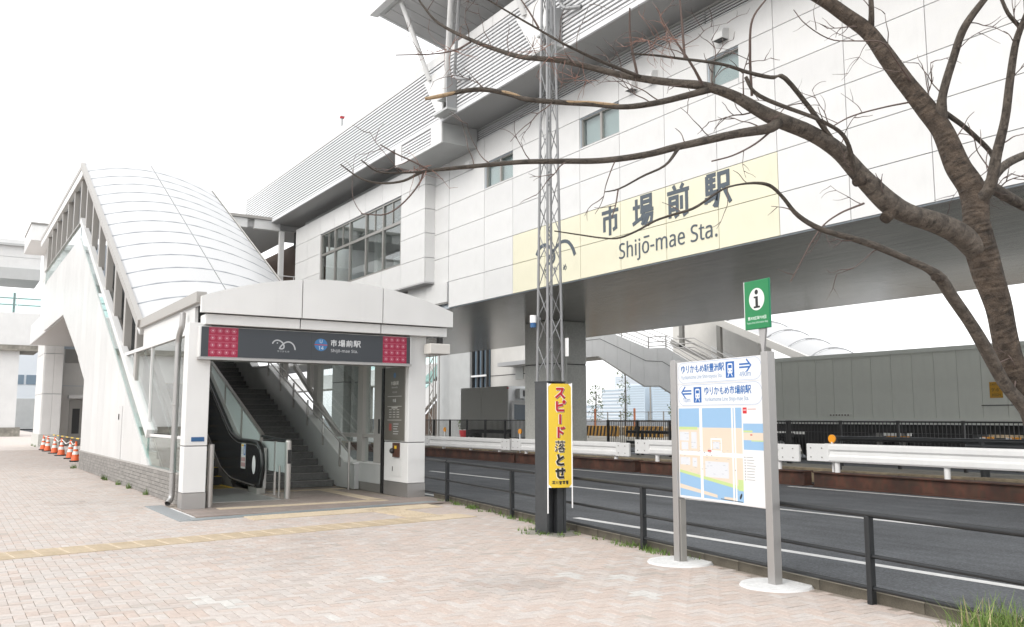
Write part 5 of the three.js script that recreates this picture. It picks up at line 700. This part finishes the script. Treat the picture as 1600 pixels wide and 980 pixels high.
{ // works fence, barriers, saplings, lamp posts and skyline
  for (let k = 0; k < 5; k++) { const x = -58 + k * 5.2, h = thing('works_barrier', ['first', 'second', 'third', 'fourth', 'fifth'][k] + ' striped yellow and black works barrier counted from the grey column', 'barrier', x, 0, -46, 'striped works barriers'); const bd = rb(h, 'board', M.hazard, x - 2.2, x + 2.2, 0.15, 1.0, -46.05, -46, 0.01); for (let q = 0; q < 9; q++) mw(bd, 'stripe', slabXY([[x - 2.15 + q * 0.47, 0.17], [x - 1.93 + q * 0.47, 0.17], [x - 1.75 + q * 0.47, 0.98], [x - 1.97 + q * 0.47, 0.98]], -46, -45.99), M.black); for (const s of [-1.8, 1.8]) bx(h, 'foot', M.frame, x + s - 0.05, x + s + 0.05, 0, 0.15, -46.05, -46); }
  const wf = thing('works_fence', 'low works fence with rusty orange stakes in front of the skyline', 'fence', -60, 0, -52); for (let k = 0; k < 24; k++) { const x = -78 + k * 1.9, tall = k % 3 === 0; bx(wf, 'stake', tall ? mt([0.42, 0.15, 0.07], 0.8) : M.frame, x - (tall ? 0.09 : 0.03), x + (tall ? 0.09 : 0.03), 0, tall ? 2.5 : 2.2, -52.1, -52); } for (const y of [1.3, 2.15]) rod(wf, 'wire', M.brown, V(-78, y, -52), V(-34, y, -52), 0.02, 5);
  struct(bx(scene, 'earth_bank', mt([0.42, 0.34, 0.24], 0.95, { map: T.concrete }), -100, -20, 0, 0.75, -64, -54), 'low bank of bare sandy earth behind the works fence');
  const lab = ['slim dark street lamp with twin heads beside the grey column', 'slim dark street lamp standing before the wide pale blue tower', 'thin dark street lamp nearer the information board'];
  [[-103, -70, 7], [-79, -70, 7.2], [-75.5, -70, 5.0]].forEach(([x, z, h], i) => { const l = thing('street_lamp', lab[i], 'street lamp', x, 0, z); rod(l, 'lamp_pole', M.frame, V(x, 0, z), V(x, h, z), 0.09, 8); for (const s of [-1, 1]) { rod(l, 'arm', M.frame, V(x, h - 0.5, z), V(x + s * 0.7, h - 0.3, z), 0.05, 6); rb(l, 'lamp_head', M.frame, x + s * 0.7 - 0.25, x + s * 0.7 + 0.25, h - 0.34, h - 0.22, z - 0.12, z + 0.12, 0.03); } });
  const leafG = (R, n, cx, cy, cz, sq) => { const P = [], I = []; for (let k = 0; k < n; k++) { const a = rnd() * 6.28, b = Math.acos(rr(-1, 1)), r = R * Math.cbrt(rnd()), x = cx + r * Math.sin(b) * Math.cos(a), y = cy + r * Math.cos(b) * sq, z = cz + r * Math.sin(b) * Math.sin(a), s = R * rr(0.1, 0.2), o = P.length / 3; for (let q = 0; q < 3; q++) P.push(x + rr(-s, s), y + rr(-s, s), z + rr(-s, s)); I.push(o, o + 1, o + 2); } const g = new THREE.BufferGeometry(); g.setAttribute('position', new THREE.BufferAttribute(new Float32Array(P), 3)); g.setIndex(I); g.computeVertexNormals(); return uvBox(g); };
  const sl = ['sapling with sparse dark leaves beside the grey column', 'leafy sapling tied to an orange stake', 'tall narrow sapling with leaf clumps up its stem', 'bushy dark sapling before the works fence', 'small sapling behind the works barriers'];
  [[-72, -54, 3.4], [-69, -54, 4.2], [-64.5, -54, 7.4], [-54.2, -54, 3.6], [-57.4, -54, 2.6]].forEach(([x, z, h], i) => { const t = thing('sapling', sl[i], 'tree', x, 0.7, z, 'saplings on the bank'); rod(t, 'trunk', M.bark, V(x, 0.7, z), V(x + 0.1, h, z), 0.06, 6); const n = h > 6 ? 5 : 3; for (let q = 0; q < n; q++) mw(t, 'crown', leafG(h > 6 ? 0.7 : 0.85, 130, x + rr(-0.2, 0.2), 1.9 + (h - 1.9) * q / Math.max(1, n - 1), z, 0.9), M.leaf[2]); });
  const bare = thing('bare_tree', 'leafless far tree with fan of fine branches', 'tree', -49.8, 0.7, -54); rod(bare, 'trunk', M.limb, V(-49.8, 0.7, -54), V(-49.8, 3, -54), 0.07, 6); for (let k = 0; k < 12; k++) { const a = -1 + 2 * k / 11; mw(bare, 'branch', tubeg([V(-49.8, 2.0 + 0.08 * k, -54), V(-49.8 + a * 0.8, 4 + 0.3 * rnd(), -54 + rr(-0.5, 0.5)), V(-49.8 + a * 1.9, 6 + rr(-0.8, 0.6), -54 + rr(-0.8, 0.8))], 0.025, 10, 4), M.limb); }
  for (let k = 0; k < 3; k++) { const x = -66 - k * 14, pt = thing('potted_plant', ['red potted plant just beyond the dark truck', 'second red potted plant counted from the dark truck', 'third red potted plant counted from the dark truck'][k], 'plant', x, 0, -37.5, 'red potted plants'); mk(pt, 'pot', new THREE.CylinderGeometry(0.45, 0.34, 0.6, 16), M.red, x, 0.3, -37.5); mw(pt, 'foliage', leafG(0.7, 160, x, 1.1, -37.5, 0.7), M.leaf[1]); }
  const bandM = mt([0.40, 0.48, 0.55], 0.4); const tower = (x0, x1, h, z, mi, label, floors, cols) => { const b = thing('skyline_tower', label, 'building', (x0 + x1) / 2, 0, z - 20); bx(b, 'tower_body', M.city[mi], x0, x1, 0, h, z - 40, z); const fw = (x1 - x0) / cols, fh = h / floors; for (let r = 0; r < floors; r++) bx(b, 'window_band', bandM, x0 + fw * 0.2, x1 - fw * 0.2, r * fh + fh * 0.35, r * fh + fh * 0.75, z, z + 0.3); bx(b, 'roof_plant', M.city[mi], x0 + (x1 - x0) * 0.3, x0 + (x1 - x0) * 0.7, h, h + 4, z - 30, z - 8); };
  // x range, roof height and z of every tower on the skyline
  tower(-529, -503, 23, -420, 2, 'pale grey office block on the skyline beside the column', 9, 6);
  tower(-499, -480, 25, -420, 0, 'wide pale blue tower on the skyline in the middle', 14, 5);
  tower(-472, -453, 24, -420, 1, 'bluish grey tower on the skyline next to the information board', 14, 5);
  tower(-855, -844, 52, -700, 2, 'faint slender tower far behind the office block', 20, 2);
  tower(-805, -637, 16, -600, 2, 'long low pale block along the horizon', 3, 20);
}

// ================= TREE =================
{
  // limb nodes: [across, up, radius, depth offset] in a fixed frame that stands upright in the place, 5.3 m off the tree; each node has its own depth
  const O = V(0, 1.65, 0), F = V(-0.83596, 0.1173, -0.53609).normalize(), R = V(0.53980, 0, -0.84179), U = R.clone().cross(F);
  const D0 = 5.3, P3 = (a, b, dz = 0) => { const d = D0 + dz; return O.clone().addScaledVector(F, d).addScaledVector(R, (a - 800) / 1380 * d).addScaledVector(U, -(b - 490) / 1380 * d); };
  const tree = thing('bare_street_tree', 'large leafless street tree with rough brown trunk and long spreading limbs', 'tree', -2.62, 0, -5.85);
  function limbGeo(pts, seg, rad, rough) { // pts: {p, r}
    const c = new THREE.CatmullRomCurve3(pts.map((q) => q.p), false, 'centripetal'), fr = c.computeFrenetFrames(seg, false), n = pts.length - 1, pos = [], uv = [], I = []; let L = 0, prev = null;
    for (let i = 0; i <= seg; i++) { const t = i / seg, q = c.getPoint(t), f = t * n, k = Math.min(n - 1, Math.floor(f)), r0 = pts[k].r + (pts[k + 1].r - pts[k].r) * (f - k); if (prev) L += q.distanceTo(prev); prev = q; for (let j = 0; j <= rad; j++) { const a = j / rad * Math.PI * 2, r = r0 * (1 + rough * (0.35 * Math.sin(a * 2 + L * 5) * Math.sin(L * 8 + a) + 0.6 * (vnoise((j % rad) * 1.3 + 7, L * 9, 9999, 5) - 0.5))); const v = fr.normals[i].clone().multiplyScalar(Math.cos(a) * r).addScaledVector(fr.binormals[i], Math.sin(a) * r); pos.push(q.x + v.x, q.y + v.y, q.z + v.z); uv.push(j / rad * 0.5 * Math.max(1, Math.round(r0 * 14)), L); } }
    for (let i = 0; i < seg; i++) for (let j = 0; j < rad; j++) { const a = i * (rad + 1) + j, b = a + rad + 1; I.push(a, a + 1, b, a + 1, b + 1, b); }
    for (const e of [0, seg]) { const q = c.getPoint(e / seg), o = pos.length / 3; pos.push(q.x, q.y, q.z); uv.push(0, 0); for (let j = 0; j < rad; j++) { const a = e * (rad + 1) + j; e ? I.push(o, a, a + 1) : I.push(o, a + 1, a); } }
    const g = new THREE.BufferGeometry(); g.setAttribute('position', new THREE.BufferAttribute(new Float32Array(pos), 3)); g.setAttribute('uv', new THREE.BufferAttribute(new Float32Array(uv), 2)); g.setIndex(I); g.computeVertexNormals(); return g;
  }
  const wide = (w, dz) => w * 0.86 / 2 / 1380 * (D0 + dz);
  const limbs = []; // every limb: name, material, [px, py, width, depth]...
  const limb = (name, mat, list, rough = 0.1) => { const pts = list.map(([x, y, w, dz = 0]) => ({ p: P3(x, y, dz), r: wide(w, dz) })); const len = list.reduce((s, q, i) => i ? s + Math.hypot(q[0] - list[i - 1][0], q[1] - list[i - 1][1]) : 0, 0); mw(tree, name, limbGeo(pts, Math.max(8, Math.round(len / 9)), list[0][2] > 20 ? 18 : 9, rough), mat); limbs.push(list); };
  { const base = V(-2.62, -0.05, -5.85), top = [[1672, 830, 62], [1640, 705, 55], [1616, 642, 49], [1597, 603, 46], [1579, 562, 44], [1560, 478, 45], [1545, 428, 52], [1531, 381, 53], [1524, 350, 49]]; const pts = [{ p: base, r: 0.2 }, { p: base.clone().lerp(P3(1672, 830), 0.4), r: 0.135 }, ...top.map(([x, y, w]) => ({ p: P3(x, y), r: wide(w, 0) }))]; mw(tree, 'trunk', limbGeo(pts, 80, 26, 0.14), M.bark); }
  limb('limb', M.limb, [[1532, 395, 44], [1500, 366, 42, -.05], [1460, 347, 38, -.1], [1420, 334, 36, -.15], [1390, 318, 40, -.2], [1345, 274, 32, -.25], [1310, 236, 30, -.3], [1262, 206, 28, -.35], [1212, 186, 28, -.4], [1185, 172, 24, -.4], [1145, 149, 19, -.4], [1103, 135, 17, -.4], [1050, 129, 14, -.35], [999, 122, 13, -.3], [962, 115, 12, -.25], [878, 95, 10, -.2], [815, 89, 9, -.1], [777, 78, 8, 0], [735, 62, 7, .1], [698, 44, 5.5, .2], [677, 29, 4.5, .25], [650, -6, 3, .3]], 0.09);
  limb('limb', M.limb, [[1218, 188, 22, -.4], [1206, 199, 19, -.45], [1145, 210, 15, -.55], [1092, 222, 14, -.6], [1052, 231, 13, -.65], [1013, 241, 12, -.7], [941, 251, 11, -.75], [880, 252, 10, -.8], [820, 253, 9, -.8], [760, 258, 8, -.8], [697, 264, 7, -.8], [663, 268, 6, -.8], [629, 283, 4.5, -.75], [592, 286, 4, -.7], [562, 278, 3.2, -.65], [532, 257, 2.4, -.6]], 0.08);
  limb('branch', M.limb, [[663, 268, 4.5, -.8], [626, 270, 3.6, -.85], [589, 268, 3.2, -.9], [564, 250, 2.2, -.95]]); limb('branch', M.twig, [[663, 266, 4, -.8], [656, 285, 3.4, -.8], [629, 318, 3, -.85], [602, 335, 2.8, -.9], [564, 334, 2.2, -.95]]); limb('branch', M.twig, [[668, 264, 3.6, -.8], [640, 250, 3, -.85], [618, 240, 2.6, -.9], [594, 226, 2.0, -.95]]);
  limb('limb', M.limb, [[1112, 139, 13, -.4], [1066, 151, 12, -.45], [1023, 161, 11, -.5], [973, 167, 10, -.55], [930, 163, 9.5, -.56], [880, 160, 9.5, -.57], [817, 154, 9.5, -.57], [799, 148, 9, -.57], [756, 140, 9, -.57], [719, 143, 9, -.57], [690, 150, 7, -.57], [668, 155, 4, -.57]]);
  const peeled = (list) => { const pts = list.map(([x, y, w, dz]) => ({ p: P3(x, y - 1.6, dz - 0.006), r: wide(w, dz) })); mw(tree, 'peeled_wood', limbGeo(pts, 22, 8, 0.14), M.bareWood); };
  peeled([[972, 166, 2, -.55], [955, 165, 6.5, -.556], [920, 162, 7, -.56], [890, 161, 5.5, -.57], [872, 159.5, 1.5, -.57]]); peeled([[819, 155, 2, -.57], [806, 150, 6, -.57], [790, 146, 6.5, -.57], [772, 143, 1.5, -.57]]); peeled([[722, 143.5, 1.5, -.57], [706, 147, 6, -.57], [686, 152, 8, -.57], [664, 156, 6, -.57]]);
  limb('main_limb', M.bark, [[1526, 362, 44], [1522, 302, 47, .05], [1497, 261, 43, .1], [1473, 204, 37, .15], [1448, 171, 36, .2], [1416, 131, 32, .25], [1383, 86, 31, .3], [1355, 49, 28, .35], [1322, 24, 26, .4], [1281, -4, 24, .45], [1180, -60, 18, .5]], 0.1);
  limb('limb', M.limb, [[1470, 186, 24, .15], [1473, 150, 15, .1], [1489, 94, 14, .05], [1506, 45, 14, 0], [1538, 0, 11, -.05], [1590, -60, 8, -.1]]); limb('limb', M.limb, [[1532, 310, 28], [1546, 294, 22, -.05], [1557, 245, 18, -.1], [1571, 184, 15, -.15], [1579, 122, 14, -.2], [1589, 61, 12, -.25], [1605, 20, 10, -.3], [1625, -40, 7, -.3]]); limb('limb', M.limb, [[1534, 300, 26, .05], [1545, 288, 18, .1], [1567, 261, 16, .2], [1600, 243, 14, .3], [1680, 215, 11, .4]]); limb('limb', M.limb, [[1530, 300, 26, .1], [1548, 294, 22, .15], [1575, 308, 20, .25], [1615, 328, 18, .35], [1700, 350, 14, .5]]);
  limb('branch', M.limb, [[1477, 176, 10, .15], [1514, 204, 9, .3], [1550, 241, 9, .4], [1552, 270, 8, .2]]); limb('branch', M.limb, [[1361, 45, 12, .35], [1362, 20, 10, .3], [1360, -20, 8, .3]]); limb('branch', M.limb, [[1592, 40, 8, -.25], [1575, 20, 7, -.3], [1560, -15, 6, -.3]]);
  limb('limb', M.limb, [[1622, 672, 28, 0], [1600, 636, 24, -.04], [1571, 601, 22, -.1], [1543, 550, 24, -.2], [1515, 503, 21, -.3], [1486, 461, 22, -.4], [1468, 434, 22, -.45], [1450, 420, 15, -.48], [1421, 407, 14, -.5], [1364, 383, 13, -.6], [1327, 371, 11, -.65], [1280, 357, 10, -.7], [1245, 335, 9, -.75], [1223, 308, 7.5, -.8], [1203, 290, 6.5, -.85], [1177, 286, 6, -.9], [1139, 292, 5.6, -.95], [1119, 302, 5.2, -1], [1085, 325, 5, -1.05], [1050, 336, 4.6, -1.1], [1024, 345, 4.2, -1.1], [993, 362, 3.8, -1.15], [967, 372, 3.4, -1.15], [941, 372, 3, -1.2], [906, 367, 2.6, -1.2], [866, 361, 2.2, -1.2]], 0.09);
  limb('branch', M.limb, [[1312, 236, 14, -.3], [1293, 208, 10, -.35], [1261, 163, 9, -.45], [1220, 118, 9, -.55], [1210, 121, 8, -.55], [1172, 114, 7, -.6], [1135, 102, 6, -.65], [1100, 96, 5.6, -.7], [1066, 92, 5, -.75], [1018, 86, 4, -.8], [986, 84, 3, -.85]]); limb('branch', M.limb, [[1340, 290, 9, -.25], [1322, 218, 8, -.4], [1290, 192, 7, -.5], [1180, 145, 8, -.5], [1165, 120, 7, -.5]]);
  limb('branch', M.twig, [[1206, 204, 4, -.45], [1180, 225, 3.5, -.5], [1145, 243, 3, -.55], [1112, 252, 2.6, -.6]]); limb('branch', M.limb, [[1060, 232, 7, -.65], [1040, 258, 4.5, -.7], [1005, 275, 4, -.75], [965, 296, 3, -.8], [945, 300, 2, -.8]]); limb('branch', M.twig, [[966, 296, 3, -.8], [962, 320, 2.4, -.82], [956, 340, 2, -.84]]); limb('branch', M.twig, [[1350, 318, 4, -.3], [1310, 335, 3.4, -.4], [1280, 360, 2.8, -.5], [1235, 440, 2.2, -.5]]);
  limb('stub', M.bark, [[1400, 324, 26, -.2], [1390, 334, 23, -.22], [1383, 342, 21, -.24]]); limb('stub', M.bark, [[1352, 280, 22, -.25], [1338, 284, 18, -.3]]); limb('stub', M.bark, [[1474, 436, 18, -.44], [1461, 433, 16, -.5]]);
  limb('branch', M.twig, [[1100, 137, 7, -.4], [1085, 108, 5, -.45], [1060, 70, 4, -.5], [1040, 40, 3.5, -.5], [1026, 12, 2.6, -.5]]); limb('branch', M.twig, [[1175, 150, 5, -.4], [1172, 80, 5, -.45], [1176, 30, 4, -.5], [1200, -5, 3, -.5]]); limb('branch', M.twig, [[1070, 90, 5, -.7], [1066, 40, 4, -.7], [1062, -5, 3, -.7]]); limb('branch', M.twig, [[996, 118, 5, -.3], [985, 60, 4, -.35], [984, 12, 3, -.4]]);
  limb('branch', M.limb, [[1006, 122, 7, -.3], [930, 92, 6, -.5], [900, 78, 5, -.55], [880, 68, 4.5, -.6], [840, 45, 4, -.6], [800, 22, 3.5, -.6], [755, -5, 3, -.6]]); limb('branch', M.twig, [[735, 66, 4, .1], [712, 78, 3, 0], [680, 84, 2.6, -.05], [618, 86, 2.2, -.1]]); limb('branch', M.twig, [[842, 44, 4, -.6], [828, 20, 3, -.6], [812, -4, 2.4, -.6]]); limb('branch', M.twig, [[1424, 128, 4, .2], [1400, 94, 3.4, .1], [1378, 66, 3, 0], [1340, 64, 2.4, 0], [1300, 62, 2.2, 0], [1256, 35, 2, -.1], [1240, 15, 1.6, -.1]]); limb('branch', M.twig, [[1420, 160, 3.4, .2], [1380, 168, 3, .1], [1330, 182, 2.6, 0], [1300, 198, 2.2, -.1]]);
  // fine twigs grown along the branches, with rusty winter buds
  const tw = [];
  const twig = (x, y, dz, ang, len, w) => { let a = ang, px = x, py = y, d = dz; const pts = [P3(px, py, d)]; const n = 3 + Math.floor(len / 26); for (let i = 0; i < n; i++) { a += rr(-0.34, 0.34); px += Math.cos(a) * len / n; py += Math.sin(a) * len / n; d += rr(-0.06, 0.06); pts.push(P3(px, py, d)); if (i > 0 && rnd() < 0.45 && len > 34) twig(px, py, d, a + (rnd() < 0.5 ? 1 : -1) * rr(0.5, 1.0), len * rr(0.3, 0.55), w * 0.7); } const q = pts.map((p, i) => ({ p, r: wide(w * (1 - 0.6 * i / n), 0) })); tw.push(limbGeo(q, n * 3, 4, 0.05)); };
  for (const l of limbs) for (let i = 1; i < l.length; i++) { const [x0, y0, w0, d0 = 0] = l[i - 1], [x1, y1, , d1 = 0] = l[i], L = Math.hypot(x1 - x0, y1 - y0), base = Math.atan2(y1 - y0, x1 - x0), n = rnd() < L / 75 ? 1 : 0; for (let k = 0; k < n; k++) { const t = rnd(), s = rnd() < 0.66 ? 1 : -1; const up = base + s * rr(0.6, 1.2); twig(x0 + (x1 - x0) * t, y0 + (y1 - y0) * t, d0 + (d1 - d0) * t, up, rr(28, 95), Math.min(3.2, 1.4 + w0 * 0.08)); } }
  const plain = tw.splice(0); stuff(mw(tree, 'twigs', merge(plain), M.twig));
  for (const [x, y, dz] of [[705, 78, .1], [660, 262, -.8], [905, 122, -.3], [870, 88, -.2], [1015, 60, -.8], [840, 78, -.2], [1040, 62, -.7]]) for (let k = 0; k < 11; k++) twig(x + rr(-14, 14), y + rr(-5, 5), dz, rr(0, 6.28), rr(16, 52), 1.2);
  const tg = merge(tw); stuff(mw(tree, 'young_shoots', tg, mt([0.24, 0.13, 0.10], 0.85)));
}
// ================= GRASS AND WEEDS =================
{
  const blades = (list) => { const P = [], N = [], I = []; for (const [x, z, h, lean, a] of list) { const o = P.length / 3, w = 0.006 + 0.004 * rnd(), dx = Math.cos(a), dz = Math.sin(a); for (let q = 0; q <= 3; q++) { const t = q / 3, s = w * (1 - t * 0.95), b = lean * t * t; P.push(x + dx * b - dz * s, h * t * (1 - 0.25 * lean * t), z + dz * b + dx * s, x + dx * b + dz * s, h * t * (1 - 0.25 * lean * t), z + dz * b - dx * s); } for (let q = 0; q < 3; q++) { const i = o + q * 2; I.push(i, i + 1, i + 2, i + 1, i + 3, i + 2); } } const g = new THREE.BufferGeometry(); g.setAttribute('position', new THREE.BufferAttribute(new Float32Array(P), 3)); g.setIndex(I); g.computeVertexNormals(); return uvBox(g); };
  const sets = [[], [], []]; for (let k = 0; k < 1500; k++) { const x = rr(-3.8, -2.6), z = rr(-6.62, -6.05); sets[k % 7 === 0 ? 2 : k % 2].push([x, z, rr(0.12, 0.42), rr(0.03, 0.28), rnd() * 6.28]); }
  sets.forEach((s, i) => { const m = mw(scene, 'grass_tuft', blades(s), i === 2 ? M.deadBlade : M.leaf[i]); m.userData = { kind: 'stuff', label: ['tall green grass growing at the foot of the bare street tree', 'paler green grass blades mixed into the tuft below the bare street tree', 'dry straw coloured blades in the grass below the bare street tree'][i] }; });
  const wd = []; const tuft = (x, z, n, h) => { for (let k = 0; k < n; k++) wd.push([x + rr(-0.09, 0.09), z + rr(-0.05, 0.05), rr(0.3, 1) * h, rr(0.02, 0.08), rnd() * 6.28]); };
  for (let k = 0; k < 46; k++) { const x = rr(-16, -7.6); tuft(x, fenceZ(x) + rr(-0.06, 0.12), 14, 0.09); } for (let k = 0; k < 12; k++) tuft(-10.66 + rr(-0.45, 0.5), -7.5 + rr(-0.1, 0.42), 10, 0.08); for (const [x, z] of [[-32.7, -3.8], [-32.5, -3.7], [-26.5, -3.78], [-25.9, -3.75], [-24, -3.78], [-22.6, -3.8], [-20.6, -3.8], [-58, -4.6], [-60, -4.6]]) tuft(x, z, 30, 0.16);
  const m = mw(scene, 'weeds', blades(wd), M.leaf[0]); m.userData = { kind: 'stuff', label: 'small green weeds sprouting along the kerb and wall foot' };
}
scene.traverse((o) => { if (o.isMesh) o.castShadow = o.receiveShadow = true; });
renderer.render(scene, camera);
